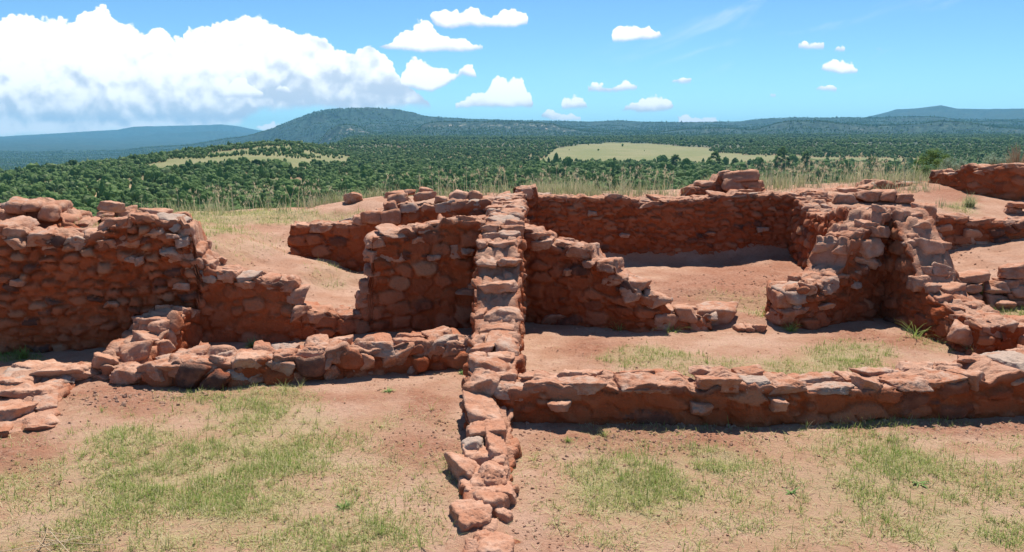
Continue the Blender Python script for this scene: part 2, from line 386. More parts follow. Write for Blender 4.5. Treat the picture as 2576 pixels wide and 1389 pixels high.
M_BARK = mat_leafy('bark', (0.12, 0.085, 0.06), (0.20, 0.15, 0.11), None, 0.0)

# ------------------------------------------------------------------ picture points on real planes
def onz(u, v, z=0.0):
    d = ray(u, v); t = (z - CAM_H) / d[2]; return np.array((d[0] * t, d[1] * t, z))
def ony(u, v, y):
    d = ray(u, v); t = y / d[1]; return np.array((d[0] * t, y, CAM_H + d[2] * t))
def project(x, y, z):
    dz = z - CAM_H; w = y * math.cos(PITCH) - dz * math.sin(PITCH)
    w = np.maximum(w, 1e-6)
    return 1288 + FPX * x / w, 694.5 - FPX * (y * math.sin(PITCH) + dz * math.cos(PITCH)) / w

# ------------------------------------------------------------------ the near ground
L1X = np.array((-20, -9, -5.43, -3.96, -2.4, -1.64, -0.4, 0.16, 1.46, 3.14, 4.63, 4.88, 4.9, 5.4, 6.5, 20.)); L1Y = np.array((6.5, 7.3, 8.0, 8.3, 8.5, 8.87, 9.06, 9.4, 8.95, 8.98, 9.7, 9.8, 8.0, 7.9, 7.6, 6.5))
L2X = np.array((-20, -3.6, -3.4, -0.3, 0.0, 5.3, 6.5, 20.)); L2Y = np.array((11.9, 12.0, 12.0, 12.1, 14.0, 14.0, 13.9, 14.3))
CP = {
 'room': ((-9,8.6,1.12),(-7,9,1.15),(-5.5,9,1.15),(-4.4,8.9,1.15),(-4.3,9.8,1.1),(-6,10.5,1.1),(-8,11,1.1),(-5.2,11.6,0.98),(-3.3,9.2,.48),(-2.6,9.1,.26),(-1.7,9.4,.2),(-.6,9.5,.05),(-.6,11,.1),(-2,10,.24),(-2.2,11.8,.15),(-3.4,11.8,.4),(-3,10.5,.5),(-3.9,11.3,.78),(-4.4,11.9,.85),
   (.5,9.6,.0),(2,9.6,.03),(4,9.9,.0),(2,11.5,.12),(3,11,.1),(1,13.7,.0),(3,13.7,0.02),(5,13.8,.15),(4.5,11.5,.1)),
 'back': ((-4.5,13,.74),(-6.5,14,.78),(-6,16,.72),(-3.5,12.4,.52),(-3.3,13.5,.72),(-4.4,16,.78),(-3.7,15.7,.92),(-3.1,15.4,1.07),(-2.5,13,.84),(-1.5,13,1.0),(-2.6,15.5,1.10),(-1,15,1.12),(0,15,1.15),(1,15,1.15),(3,15,1.17),(4.7,15,1.2),(6,15,1.25),(6,16.5,1.25),(0,17,1.1),(8,16,1.36),(7.5,15,1.2),(7.6,14.1,1.11),(9.2,14.5,1.16),(8.7,15.9,1.36),(11,16,1.4)),
 'c1': ((5.3,8.6,.1),(6.5,8.4,.1),(5.3,9.2,.15),(6.5,9.2,.22),(7.6,9.2,.42),(8.2,8.8,.45),(8.8,9.4,.62),(9.5,8.5,.5),(11,9,.75)),
 'c2': ((5.5,9.9,.4),(6.5,10,.5),(5.6,11.8,.4),(6.3,11.8,.46),(7.1,11.8,.57),(7.9,11.8,.72),(9,11.5,.85),(7.5,10.2,.55),(8.5,9.8,.62),(11,10,.82)),
 'c3': ((6.2,12.5,.93),(8,12.5,.95),(7.6,14,1.11),(9.2,14.0,1.14),(6.5,14.2,1.18),(10,13,1.02)),
}
def idw(pts, x, y):
    s = np.zeros_like(x); w = np.zeros_like(x)
    for px, py, pz in pts:
        k = 1.0 / (((x - px) ** 2 + (y - py) ** 2) ** 1.5 + 0.02); s += k * pz; w += k
    return s / w
def ground_raw(x, y):
    l1 = np.interp(x, L1X, L1Y) + 0.2; l2 = np.interp(x, L2X, L2Y) + 0.2
    z = 0.02 * fbm(np.stack([x, y, 0 * x], -1), 0.7, 3, 0.5, 3)
    rm, bk = idw(CP['room'], x, y), idw(CP['back'], x, y)
    right = x > np.interp(y, (8, 9.7, 14), (4.95, 4.9, 5.25))
    c = np.where(y < 9.6, idw(CP['c1'], x, y), np.where(y < 12.2, idw(CP['c2'], x, y), idw(CP['c3'], x, y)))
    z = np.where(y > l1, rm, z)
    z = np.where(right & (y > l1), c, z)
    z = np.where(y > l2, bk, z)
    edge = np.interp(x, (-30, -8.6, -7.4, -4, 0, 5, 9, 14, 30), (10.5, 11.4, 16.3, 16.8, 17.2, 17.3, 18.2, 19, 19)) + 0.5 * fbm(np.stack([x, y, 0 * x], -1), 0.5, 2, 0.5, 8)
    d = np.maximum(y - edge, 0)
    return z - 0.42 * d * d / (d + 1.2)
def spaced(a, b, step, lo, hi, grow=1.18):
    c = list(np.arange(a, b, step)); s = step; x = c[-1]
    while x < hi: s *= grow; x += s; c.append(x)
    s = step; x = c[0]
    while x > lo: s *= grow; x -= s; c.insert(0, x)
    return np.array(c)
GX = spaced(-6.0, 6.6, 0.026, -26, 26, 1.06)
GY = np.concatenate([np.arange(-6, 3.2, 0.4), spaced(3.3, 10.5, 0.026, 3.2, 26, 1.022)])
_x, _y = np.meshgrid(GX, GY)
GZ = ground_raw(_x.ravel(), _y.ravel()).reshape(_x.shape)
for _ in range(2):                                    # soften the steps a little
    for ax in (0, 1):
        k = np.array((1, 2, 3, 4, 3, 2, 1)) / 16.0
        pad = [(3, 3) if a == ax else (0, 0) for a in (0, 1)]
        q = np.pad(GZ, pad, mode='edge'); n_ = GZ.shape[ax]
        GZ = sum(w * np.take(q, range(i, i + n_), axis=ax) for i, w in enumerate(k))
def lookup(G, x, y):
    x = np.atleast_1d(np.asarray(x, float)); y = np.atleast_1d(np.asarray(y, float))
    i = np.clip(np.searchsorted(GX, x) - 1, 0, len(GX) - 2); j = np.clip(np.searchsorted(GY, y) - 1, 0, len(GY) - 2)
    tx = np.clip((x - GX[i]) / (GX[i + 1] - GX[i]), 0, 1); ty = np.clip((y - GY[j]) / (GY[j + 1] - GY[j]), 0, 1)
    return (G[j, i] * (1 - tx) + G[j, i + 1] * tx) * (1 - ty) + (G[j + 1, i] * (1 - tx) + G[j + 1, i + 1] * tx) * ty
def zg(x, y): return float(lookup(GZ, x, y)[0])

# patches of grass on the floors: (u, v, ru, rv, density, greenness)
PATCH = ((2950,1250,420,220,.5,.35),(-380,1250,400,200,.5,.3),(2850,905,240,50,.5,.5),(620,1200,640,210,.34,.12),(2020,1230,680,190,.34,.12),(500,1180,520,190,.45,.35),(2050,1250,620,190,.42,.3),(600,1290,560,110,.55,.35),(2000,1180,520,60,.35,.4),(1100,1290,60,110,.3,.3),
         (560,1230,430,150,.95,.45),(640,1050,250,75,.75,.5),(290,1105,170,55,.75,.65),(900,1340,300,80,.9,.55),(420,1350,520,70,.6,.2),(150,1230,230,120,.4,.2),(560,1220,190,90,1.0,.8),
         (1640,1235,230,95,1.0,.35),(1790,1165,160,65,1.0,.7),(2120,1130,130,45,.6,.7),(2200,1230,370,130,.75,.55),(2420,1330,260,80,.9,.6),(1800,1330,480,70,.35,.15),(2560,1240,170,110,.6,.5),(2230,1060,260,25,.35,.4),
         (1650,905,170,38,.8,.55),(2110,893,170,40,1.0,.75),(1900,925,420,35,.7,.5),(2400,850,150,40,.4,.35),(40,900,90,18,1.2,.8),(330,880,120,20,.25,.2),
         (840,690,100,40,.3,.3),(600,620,120,50,.25,.35),(520,580,140,22,.8,.6),(620,548,330,24,1.0,.35),(880,545,120,18,.7,.45),(840,715,60,14,.5,.5),(1900,760,160,40,.4,.25),(2500,780,140,40,.8,.6),(2420,522,70,22,.9,.5),(230,560,90,14,1.0,.6),(1090,915,30,12,.6,.8))
def veg_mask(x, y, z):
    u, v = project(x, y, z)
    d = np.zeros_like(x); g = np.zeros_like(x); gw = np.full_like(x, 1e-6)
    wob = fbm(np.stack([x, y, 0 * x], -1), 1.5, 3, 0.6, 21) * 0.55
    for pu, pv, ru, rv, de, gr in PATCH:
        q = ((u - pu) / ru) ** 2 + ((v - pv) / rv) ** 2
        k = de * sstep(1.15, 0.35, np.sqrt(q) + wob)
        d = np.maximum(d, k); g += k * gr; gw += k
    return d, g / gw
def build_ground():
    x, y = _x.ravel(), _y.ravel(); z = GZ.ravel()
    P3 = np.stack([x, y, 0 * x], -1)
    veg, _ = veg_mask(x, y, z)
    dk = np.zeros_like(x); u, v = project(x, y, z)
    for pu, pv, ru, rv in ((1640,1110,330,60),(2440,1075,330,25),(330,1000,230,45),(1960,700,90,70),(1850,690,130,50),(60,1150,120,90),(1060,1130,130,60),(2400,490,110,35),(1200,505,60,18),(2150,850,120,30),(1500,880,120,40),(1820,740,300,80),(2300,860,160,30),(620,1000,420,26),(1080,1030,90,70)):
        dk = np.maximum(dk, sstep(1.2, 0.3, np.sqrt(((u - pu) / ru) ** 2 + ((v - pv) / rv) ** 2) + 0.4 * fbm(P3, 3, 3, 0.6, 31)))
    near = sstep(22, 14, y)
    z2 = z + near * ((0.024 + .03 * sstep(8.6, 10, y)) * fbm(P3, 2.2, 4, 0.55, 41) + 0.010 * fbm(P3, 8, 3, 0.6, 42) * (0.6 + dk) + 0.009 * np.abs(fbm(P3, 15, 3, 0.65, 43)) * (0.5 + 2.2 * dk))
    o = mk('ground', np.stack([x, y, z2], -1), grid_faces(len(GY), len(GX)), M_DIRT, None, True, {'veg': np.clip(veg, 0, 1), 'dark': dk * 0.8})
    tag(o, kind='structure')
    return z2.reshape(_x.shape)
GZ = build_ground()

# ------------------------------------------------------------------ far land, one sheet out to the horizon
def uof(x, y): return 1288 + FPX * (x / np.maximum(y, 1e-6)) / math.cos(PITCH)
def zat(r, v): return CAM_H - r * np.tan(PITCH + np.arctan((np.asarray(v) - 694.5) / FPX))
HILLS = (
 (7000, 2600, ((300,375),(480,365),(560,352),(620,345),(680,330),(740,308),(780,294),(800,288),(830,284),(880,282),(960,281),(1000,283),(1040,287),(1070,295),(1200,301),(1280,303),(1400,304),(1480,306),(1550,304),(1620,308),(1750,310),(1850,306),(1900,300),(1980,297),(2100,299),(2190,300),(2300,300),(2400,305),(2700,308))),
 (4300, 450, ((770,352),(810,342),(830,328),(850,318),(880,315),(905,319),(925,331),(960,342),(1000,352))),
 (4700, 600, ((980,352),(1020,342),(1050,326),(1070,313),(1100,308),(1200,307),(1300,309),(1390,313),(1410,322),(1480,331),(1560,336),(1650,335),(1720,326),(1800,323),(1900,328),(1950,313),(1990,307),(2060,309),(2120,315),(2200,321),(2300,319),(2360,313),(2430,316),(2500,326),(2576,330),(2800,335))),
 (11500, 3200, ((1900,330),(2100,312),(2180,301),(2220,291),(2250,282),(2300,280),(2330,277),(2360,274),(2400,281),(2470,283),(2520,285),(2576,284),(2800,292))),
 (16500, 5000, ((-400,352),(0,346),(150,338),(300,329),(340,321),(450,317),(560,314),(600,318),(640,326),(700,334),(800,345),(1000,350))),
)
def land(x, y):
    r = np.hypot(x, y); yy = np.maximum(y, 0.25 * r); u = uof(x, yy)
    P3 = np.stack([x, y, 0 * x], -1)
    zr = np.interp(r, (0, 16, 22, 60, 110, 1000, 1300, 1800, 2600, 3600, 60000), (-2.5, -2.5, -3.5, -18, -25, -25, -17, -4, 9, 24, 30))
    # the wooded ridge on the left and the deep valley behind it
    uc = (-600, 0, 300, 650, 830, 1000); cr = np.interp(u, uc, (650, 700, 850, 1150, 1350, 1700)); cz = np.interp(u, uc, (-30, -26, -19, -3.5, 2.5, 3))
    zl = np.where(r < cr, -25 + (cz + 25) * sstep(300, 1, (cr - r)) * 1.0, 0)
    zl = np.where(r < cr, np.interp(r, (0, 16, 22, 60, 110), (-2.5, -2.5, -3.5, -18, -25)) * sstep(120, 60, r) + (-25 + (cz + 25) * sstep(0.35, 1.0, r / cr)) * sstep(60, 120, r), 0)
    dr = r - cr
    zv = cz - (cz + 112) * sstep(0, 1500, dr); zv = np.maximum(zv, np.interp(r, (0, 6000, 9000, 12500, 60000), (-112, -112, -60, 5, 40)))
    zl = np.where(r < cr, zl, zv)
    wl = sstep(900, 720, u)
    z = zr * (1 - wl) + zl * wl
    z = z + fbm(P3, 0.004, 3, 0.5, 61) * np.interp(r, (0, 120, 400, 3000, 9000), (0, 0.6, 1.6, 7, 22))
    cl = np.zeros_like(z)
    for k, (r0, w, prof) in enumerate(HILLS):
        pu, pv = zip(*prof)
        zp = zat(r0, np.interp(u, pu, pv)); act = sstep(pu[0] - 5, pu[0] + 60, u) * sstep(pu[-1] + 5, pu[-1] - 60, u)
        rr = r + fbm(P3, 1.6 / w, 4, 0.55, 70 + k) * w * 0.45
        t = np.clip((rr - (r0 - w)) / w, 0, 1); sh = t ** 1.5 if k not in (1, 2) else np.where(t < 0.75, 0.55 * (t / 0.75) ** 1.4, 0.55 + 0.45 * sstep(0.75, 0.86, t))
        back = 1 - 0.5 * sstep(0, 3 * w, r - r0)
        gul = np.abs(fbm(P3, 1.0 / 420, 4, .55, 85 + k)); sh = sh * (1 - .30 * (1 - np.clip(gul * 3, 0, 1)) * (t < .97) * sstep(0, .3, t))
        zh = z + np.maximum(zp - z, 0) * sh * act * back
        if k in (1, 2): cl = np.maximum(cl, sstep(0.6, 0.75, t) * sstep(1.0, 0.86, t) * act * (zp > z + 30) * (1 - .8 * sstep(1400, 1600, u)))
        z = np.maximum(z, zh)
    return z, cl
MEADOWS = (((1345,410),(1395,378),(1440,366),(1560,359),(1640,361),(1780,373),(1795,386),(1990,394),(2345,400),(2345,409),(2000,408),(1900,416),(1800,416),(1700,412),(1600,412),(1500,410),(1400,412)),
           ((330,420),(450,398),(560,383),(700,366),(800,354),(835,358),(832,372),(885,394),(884,410),(780,412),(700,410),(640,412),(560,414),(480,420),(400,432)),
           ((715,420),(730,410),(775,407),(780,414),(740,426)))
def inpoly(poly, u, v):
    c = np.zeros(u.shape, bool); n = len(poly)
    for i in range(n):
        (x1, y1), (x2, y2) = poly[i], poly[i - 1]
        c ^= ((y1 > v) != (y2 > v)) & (u < (x2 - x1) * (v - y1) / (y2 - y1 + 1e-9) + x1)
    return c
def meadow_mask(x, y, z):
    u, v = project(x, y, z)
    P3 = np.stack([x, y, 0 * x], -1)
    ok = (np.hypot(x, y) > 300) & (np.hypot(x, y) < 3300)
    du = fbm(P3, 0.02, 2, 0.5, 91) * 14; dv = fbm(P3, 0.02, 2, 0.5, 92) * 2.5
    m = np.zeros(u.shape, bool)
    for p in MEADOWS: m |= inpoly(p, u + du, v + dv)
    return m & ok
BARE = ((225,492,62,9),(300,482,46,7),(130,500,34,8),(60,505,30,6),(340,470,24,5),(1010,462,30,4),(870,445,26,4),(700,470,30,5))
def bare_mask(x, y, z):
    u, v = project(x, y, z); P3 = np.stack([x, y, 0 * x], -1); m = np.zeros(u.shape)
    w = .5 * fbm(P3, .05, 3, .6, 97)
    for a, b, c, d in BARE: m = np.maximum(m, sstep(1.2, .7, np.sqrt(((u - a) / c) ** 2 + ((v - b) / d) ** 2) + w))
    return m * (np.hypot(x, y) > 200)
def build_land():
    az = np.concatenate([np.arange(-180, -42, 4.0), np.arange(-42, 42.01, 0.09), np.arange(46, 181, 4.0)])
    rr = np.concatenate([np.array((1.0, 8.0)), np.geomspace(14, 18400, 400)])
    a, r = np.meshgrid(R(1) * az, rr)
    x, y = (r * np.sin(a)).ravel(), (r * np.cos(a)).ravel()
    z, cl = land(x, y)
    md = meadow_mask(x, y, z).astype(float)
    far = sstep(900, 2400, r.ravel())
    o = mk('land', np.stack([x, y, z], -1), grid_faces(len(rr), len(az)), M_LAND, None, True, {'meadow': md, 'cliff': cl, 'far': far, 'bare': bare_mask(x, y, z)})
    tag(o, kind='structure')
build_land()

# ------------------------------------------------------------------ masonry walls
def vor(s, z, wx, wz, seed):
    """stones in rough courses: nearest and second nearest of jittered seeds; returns edge distance, stone id in 0..1, offsets to the seed"""
    r = np.floor(z / wz); best = np.full(s.shape, 9.0); sec = np.full(s.shape, 9.0)
    bid = np.zeros(s.shape); bs = np.zeros(s.shape); bz = np.zeros(s.shape)
    for dr in (-1, 0, 1):
        row = (r + dr).astype(np.int64); sh = _h(row, row * 0 + 5, row * 0, seed)
        c = np.floor(s / wx + sh)
        for dc in (-1, 0, 1):
            ci = (c + dc).astype(np.int64)
            ps = (ci - sh + 0.5 + 0.8 * (_h(ci, row, row * 0 + 1, seed) - 0.5)) * wx
            pz = (row + 0.5 + 0.75 * (_h(ci, row, row * 0 + 2, seed) - 0.5)) * wz
            k = 0.65 + 0.7 * _h(ci, row, row * 0 + 3, seed)
            d = np.sqrt(((s - ps) / k) ** 2 + ((z - pz) * wx / wz * 0.9 / (0.8 + 0.4 * k)) ** 2)
            idv = _h(ci, row, row * 0 + 4, seed)
            closer = d < best
            sec = np.where(closer, best, np.minimum(sec, d))
            bid = np.where(closer, idv, bid); bs = np.where(closer, s - ps, bs); bz = np.where(closer, z - pz, bz)
            best = np.where(closer, d, best)
    return sec - best, bid, bs, bz

WALLS = {}
def wall(name, label, cat, line, tops, thick=0.42, res=0.022, stone=(0.24, 0.13), amp=0.035, cap=(0.16, 0.40), caph=(0.07, 0.14), seed=1,
         caps=True, sub=4, batter=0.06, bury=0.35, ledges=4, capdrop=0.32, overhang=0.03, sharp=30.0, ends=(True, True), direct=None, split=(.34, .75), capfrom=0.0):
    """line: foot of the front face, left to right as one faces it; tops: picture points of its top edge, or direct = [(arc length, z)]"""
    line = np.array(line, float); seg = np.hypot(*np.diff(line, axis=0).T); cum = np.concatenate(([0], np.cumsum(seg))); L = cum[-1]
    def at(s): return np.interp(s, cum, line[:, 0]), np.interp(s, cum, line[:, 1])
    if direct is None:
        ss = np.linspace(0, L, 4000); lx, ly = at(ss); ratio = lx / ly; tp = []
        for u, v in tops:
            d = ray(u, v); k = np.argmin(np.abs(ratio - d[0] / d[1])); t = ly[k] / d[1]
            tp.append((ss[k], CAM_H + d[2] * t))
    else: tp = list(direct)
    tp = np.array(sorted(tp)); ts, tz = tp[:, 0] + np.arange(len(tp)) * 1e-5, tp[:, 1]
    s = np.arange(0, L + res * 0.5, res); X, Y = at(s)
    tx, ty = np.gradient(X), np.gradient(Y); nl = np.hypot(tx, ty); tx, ty = tx / nl, ty / nl
    k = np.ones(9) / 9
    sm = lambda q: np.convolve(np.pad(q, 4, mode='edge'), k, 'valid')
    tx, ty = sm(tx), sm(ty); nx, ny = ty, -tx
    T = np.interp(s, np.linspace(0, L, len(thick)), thick) if hasattr(thick, '__len__') else np.full_like(s, thick)
    zt = np.interp(s, ts, tz)
    P3 = np.stack([s, 0 * s, 0 * s + seed], -1)
    core = zt - (capdrop * np.mean(caph) if caps else 0) + 0.030 * vnoise(P3 * 5, seed) + 0.018 * vnoise(P3 * 14, seed + 1)
    gf = lookup(GZ, X + nx * 0.05, Y + ny * 0.05); gb = lookup(GZ, X - nx * (T + .05), Y - ny * (T + .05)); 
    z0 = np.minimum(gf, gb) - 0.12
    core = np.maximum(core, z0 + 0.10)
    Hm = float(np.max(core - z0)); nf = max(6, int(Hm / res)); nt = max(6, int(np.max(T) / res))
    # one ring across the wall: up the front, over the top, down the back
    a = np.concatenate([np.linspace(0, 1, nf, endpoint=False), np.ones(nt), np.linspace(1, 0, nf)])       # height share
    c = np.concatenate([np.zeros(nf), np.linspace(0, 1, nt, endpoint=False), np.ones(nf)])                # across share
    side = np.concatenate([np.zeros(nf), np.ones(nt), np.full(nf, 2)])
    nang = np.where(side == 0, 0.0, np.where(side == 1, 90.0, 180.0))
    nang = np.convolve(np.pad(nang, 3, mode='edge'), np.ones(7) / 7, 'valid') * R(1)
    ne = max(5, int(np.max(T) / res / 2))
    Sidx = np.concatenate([np.zeros(ne, int), np.arange(len(s)), np.full(ne, len(s) - 1)])
    shrink = np.concatenate([np.linspace(0, 1, ne, endpoint=False), np.ones(len(s)), np.linspace(1, 0, ne + 1)[1:]])
    endo = np.concatenate([-0.5 * np.ones(ne), np.zeros(len(s)), 0.5 * np.ones(ne)]) * 0.02
    endw = np.concatenate([np.linspace(1, .35, ne), np.zeros(len(s)), np.linspace(.35, 1, ne)])
    def G(q): return q[Sidx][:, None]
    zz = G(z0) + (G(core) - z0[Sidx][:, None]) * a[None]
    hrel = np.clip((zz - G(z0)) / np.maximum(G(core - z0), 1e-3), 0, 1)
    bt = batter * (1 - hrel)
    across = (c[None] - 0.5) * G(T) + np.where(c[None] < 0.5, -1, 1) * bt
    rnd = np.clip((a[None] - 0.93) / 0.07, 0, 1) * (side != 1)[None] * 0.0
    across = across * shrink[:, None]
    edge_in = (side == 1)[None] * 0.0
    ctr = 0.5 * G(T)
    off = across + ctr                                              # distance behind the front line
    sc_ = s[Sidx][:, None] + 0 * zz
    # stone relief
    wsp = np.stack([sc_.ravel() * 3.1, zz.ravel() * 3.1, np.tile(side, len(Sidx)) * 7.7 + off.ravel() * 2.0], -1)
    w1 = fbm(wsp, 1.3, 3, 0.55, seed + 11) * 0.055; w2 = fbm(wsp + 50, 1.3, 3, 0.55, seed + 12) * 0.045
    vs = sc_.ravel() + w1 + np.where(np.repeat(endw[:, None], len(a), 1).ravel() > 0, off.ravel(), 0)
    vz = np.where(np.tile(side, len(Sidx)) == 1, off.ravel() + 3.7, zz.ravel() + np.tile(side, len(Sidx)) * 11.3) + w2
    e, idv, ds, dz = vor(vs, vz, stone[0], stone[1], seed)
    idb = (idv * 7.13) % 1.0; idc = (idv * 13.7) % 1.0; idd = (idv * 29.3) % 1.0
    up = np.clip((idb - bury) / (1 - bury), 0, 1) ** 0.7
    dn_ = ((np.abs(ds) / (stone[0] * .5)) ** 2.6 + (np.abs(dz) / (stone[1] * .52)) ** 2.6) ** (1 / 2.6)
    rad_ = 0.80 + 0.42 * idc
    face = sstep(0.0, 0.26, rad_ - dn_) * sstep(0.006, 0.03, e)
    relief = face * (0.006 + amp * 1.5 * up * (0.72 + 0.28 * sstep(0.0, 0.5, rad_ - dn_))) + face * up * (ds * (idc - .5) * 0.25 + dz * (idd - .6) * 0.45)
    e2, id2, ds2, dz2 = vor(vs + 3.1, vz + 1.7, stone[0] * .42, stone[1] * .45, seed + 77)
    dn2 = ((np.abs(ds2) / (stone[0] * .21)) ** 2.4 + (np.abs(dz2) / (stone[1] * .23)) ** 2.4) ** (1 / 2.4)
    chink = sstep(0.0, 0.3, 0.75 + 0.35 * ((id2 * 5.3) % 1) - dn2) * (1 - face) * (((id2 * 11.9) % 1) > .35)
    relief = relief + chink * 0.022 - (1 - face) * (1 - chink) * 0.010
    pw = np.stack([sc_.ravel(), off.ravel(), zz.ravel()], -1) + seed * 3.3
    relief = relief + 0.030 * fbm(pw, 2.6, 3, 0.5, seed + 21) + 0.016 * fbm(pw, 12, 4, 0.65, seed + 22) - 0.014 * sstep(0.03, 0.0, e) * sstep(0.2, 0.7, idd)
    topq = (np.tile(side, len(Sidx)) == 1); relief = np.where(topq, relief * 0.7, relief)
    ang = np.tile(nang, (len(Sidx), 1)); ew = np.repeat(endw[:, None], len(a), 1); dirx = np.cos(ang) * (1 - ew); upz = np.sin(ang)
    rel = relief.reshape(zz.shape)
    es = np.sign(endo)[:, None] * ew
    px = G(X) + G(nx) * (-off) + G(tx) * endo[:, None]; py = G(Y) + G(ny) * (-off) + G(ty) * endo[:, None]
    dend = np.minimum(s[Sidx] - s[0], s[-1] - s[Sidx]); sgn = np.where(s[Sidx] < L / 2, -1.0, 1.0)
    pe = np.stack([off.ravel() * 0.8, zz.ravel() * 1.3, 0 * off.ravel() + seed], -1)
    rag = (0.075 * fbm(pe, 4.5, 3, 0.6, seed + 31)).reshape(zz.shape) * (np.exp(-dend / 0.16) * sgn)[:, None]
    px = px + rag * G(tx); py = py + rag * G(ty)
    px = px + rel * (dirx * G(nx) + es * G(tx)); py = py + rel * (dirx * G(ny) + es * G(ty)); pz = zz + rel * upz
    V = np.stack([px, py, pz], -1).reshape(-1, 3)
    i0 = len(s) // 2; root = np.array((X[i0] - nx[i0] * T[i0] / 2, Y[i0] - ny[i0] * T[i0] / 2, gf[i0]))
    e_ = thing(name, label, cat, tuple(root))
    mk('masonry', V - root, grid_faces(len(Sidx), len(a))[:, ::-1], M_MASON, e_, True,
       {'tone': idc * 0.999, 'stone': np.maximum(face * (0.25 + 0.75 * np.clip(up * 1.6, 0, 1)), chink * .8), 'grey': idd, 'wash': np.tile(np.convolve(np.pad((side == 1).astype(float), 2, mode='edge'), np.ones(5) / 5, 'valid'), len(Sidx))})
    r = np.random.default_rng(seed + 900)
    def pt(sv, offv, z):
        j = min(int(round(sv / res)), len(s) - 1)
        return np.array((X[j] - nx[j] * offv, Y[j] - ny[j] * offv, z)), math.atan2(ty[j], tx[j]), T[j]
    if caps:
        sv = capfrom
        while sv < L - 0.05:
            w = min(r.uniform(*cap), L - sv + 0.04); mid = min(sv + w / 2, L); h = r.uniform(*caph)
            zz_ = float(np.interp(np.clip(np.linspace(sv + w * .2, sv + w * .8, 5), 0, L), ts, tz).mean())
            _, _, Tm = pt(mid, 0, 0)
            rows = []; o_ = -r.uniform(0, overhang); jag = r.uniform() < .5
            while o_ < Tm - 0.05:
                dd = Tm * r.uniform(*split); dd = Tm - o_ + r.uniform(-.01, .04) if Tm - o_ - dd < Tm * .22 else dd
                rows.append((dd, o_)); o_ += dd
            for q_, (dd, o0) in enumerate(rows):
                if q_ and r.uniform() < .18: continue
                hh = h * (1 if q_ == 0 else r.uniform(0.7, 1.2)); ww = w * r.uniform(.86, 1.1)
                loc, rz, _ = pt(np.clip(mid + r.normal(0, w * .08), 0, L), o0 + dd / 2, zz_ - hh * 0.5 + r.normal(0, 0.012))
                rock('capstone', loc, (ww, dd * r.uniform(.92, 1.08), hh), rz + r.normal(0, 0.14), (r.normal(0, 0.10), r.normal(0, 0.10)), e_, sub, sharp * r.uniform(0.7, 1.4))
            sv += w * r.uniform(0.94, 1.02)
    for _ in range(ledges):                                     # stones that stand out of the face and catch the sun
        sv = r.uniform(0.1, L - 0.1); j = min(int(sv / res), len(s) - 1); zr_ = (core[j] - gf[j])
        if zr_ < 0.25: continue
        zc = gf[j] + zr_ * r.uniform(0.3, 0.93); w = r.uniform(0.10, 0.24); h = r.uniform(0.05, 0.11)
        loc, rz, _ = pt(sv, 0.06 - r.uniform(0.05, 0.085) - batter * (1 - (zc - z0[j]) / max(core[j] - z0[j], .1)), zc)
        rock('face_stone', loc, (w, 0.20, h), rz + r.normal(0, 0.12), (r.normal(0, 0.1), r.normal(0, 0.1)), e_, 3 if sub < 4 else 4, sharp)
    WALLS[name + str(seed)] = e_
    return e_, (lambda u, v, off=0.1: None)

def on_line(line, u, v):
    line = np.array(line, float); seg = np.hypot(*np.diff(line, axis=0).T); cum = np.concatenate(([0], np.cumsum(seg))); q = np.linspace(0, cum[-1], 3000)
    lx, ly = np.interp(q, cum, line[:, 0]), np.interp(q, cum, line[:, 1]); d = ray(u, v); k = int(np.argmin(np.abs(lx / ly - d[0] / d[1]))); k2 = min(k + 5, 2999); k1 = max(k - 5, 0)
    return ly[k], math.atan2(ly[k2] - ly[k1], lx[k2] - lx[k1])
LINES = {}
def hit(u, v):
    d = ray(u, v); d = d / np.hypot(d[0], d[1]); t = np.arange(2.5, 24, .01); z = CAM_H + d[2] * t
    k = int(np.argmax(z < lookup(GZ, d[0] * t, d[1] * t))); return np.array((d[0] * t[k], d[1] * t[k], z[k]))
def on_wall(parent, name, u, v, wpx, hpx, dep=.3, proud=.06, jit=.1, **kw):
    """a stone bedded in the front face of a wall, standing out of it by proud metres"""
    y, a = on_line(LINES[parent.name], u, v)
    return rockpx(parent, name, u, v, y + dep / 2 - proud, wpx, hpx, dep, a + random.gauss(0, jit), (random.gauss(0, .09), random.gauss(0, .09)), **kw)
def rockpx(parent, name, u, v, y, wpx, hpx, dep=0.25, rz=0.0, tilt=(0, 0), sub=4, **kw):
    """a stone whose centre stands at picture point (u, v) at distance y, as wide and high as given in picture units"""
    p = ony(u, v, y); m = y / FPX
    return rock(name, p, (wpx * m, dep, hpx * m), rz, tilt, parent, sub, **kw)

# long wall running away from the camera (right-hand face is its front)
spine_line = ((-.03, 3.1), (-.02, 4.4), (-.02, 5.6), (.05, 6.8), (.06, 8.5), (.12, 9.3), (.2, 13.9))
SP, _ = wall('stone_wall', 'long narrow stone wall stepping straight back through the middle of the ruins', 'wall', spine_line, None,
     thick=(.20, .22, .30, .40, .42, .44, .42, .42, .42, .42), res=0.018, stone=(.2, .12), amp=.04, cap=(.17, .34), caph=(.10, .17), seed=3, split=(.4, .95), capfrom=2.88, ledges=10, capdrop=0.5, batter=0.02,
     direct=[(0, .03), (.9, .06), (1.6, .10), (2.3, .13), (2.84, .15), (2.90, .36), (3.3, .38), (4.2, .40), (4.35, .43), (4.6, .55), (4.75, .68), (5.0, .82), (5.25, 1.0), (5.5, 1.14), (5.7, 1.2), (6.0, 1.27), (6.4, 1.33), (7.5, 1.33), (10.9, 1.30)], sub=4)
SP['kind'] = 'thing'
def W(label, line, tops, **kw):
    o, _ = wall('stone_wall', label, 'wall', line, tops, **kw); o['kind'] = 'thing'; LINES[o.name] = line; return o

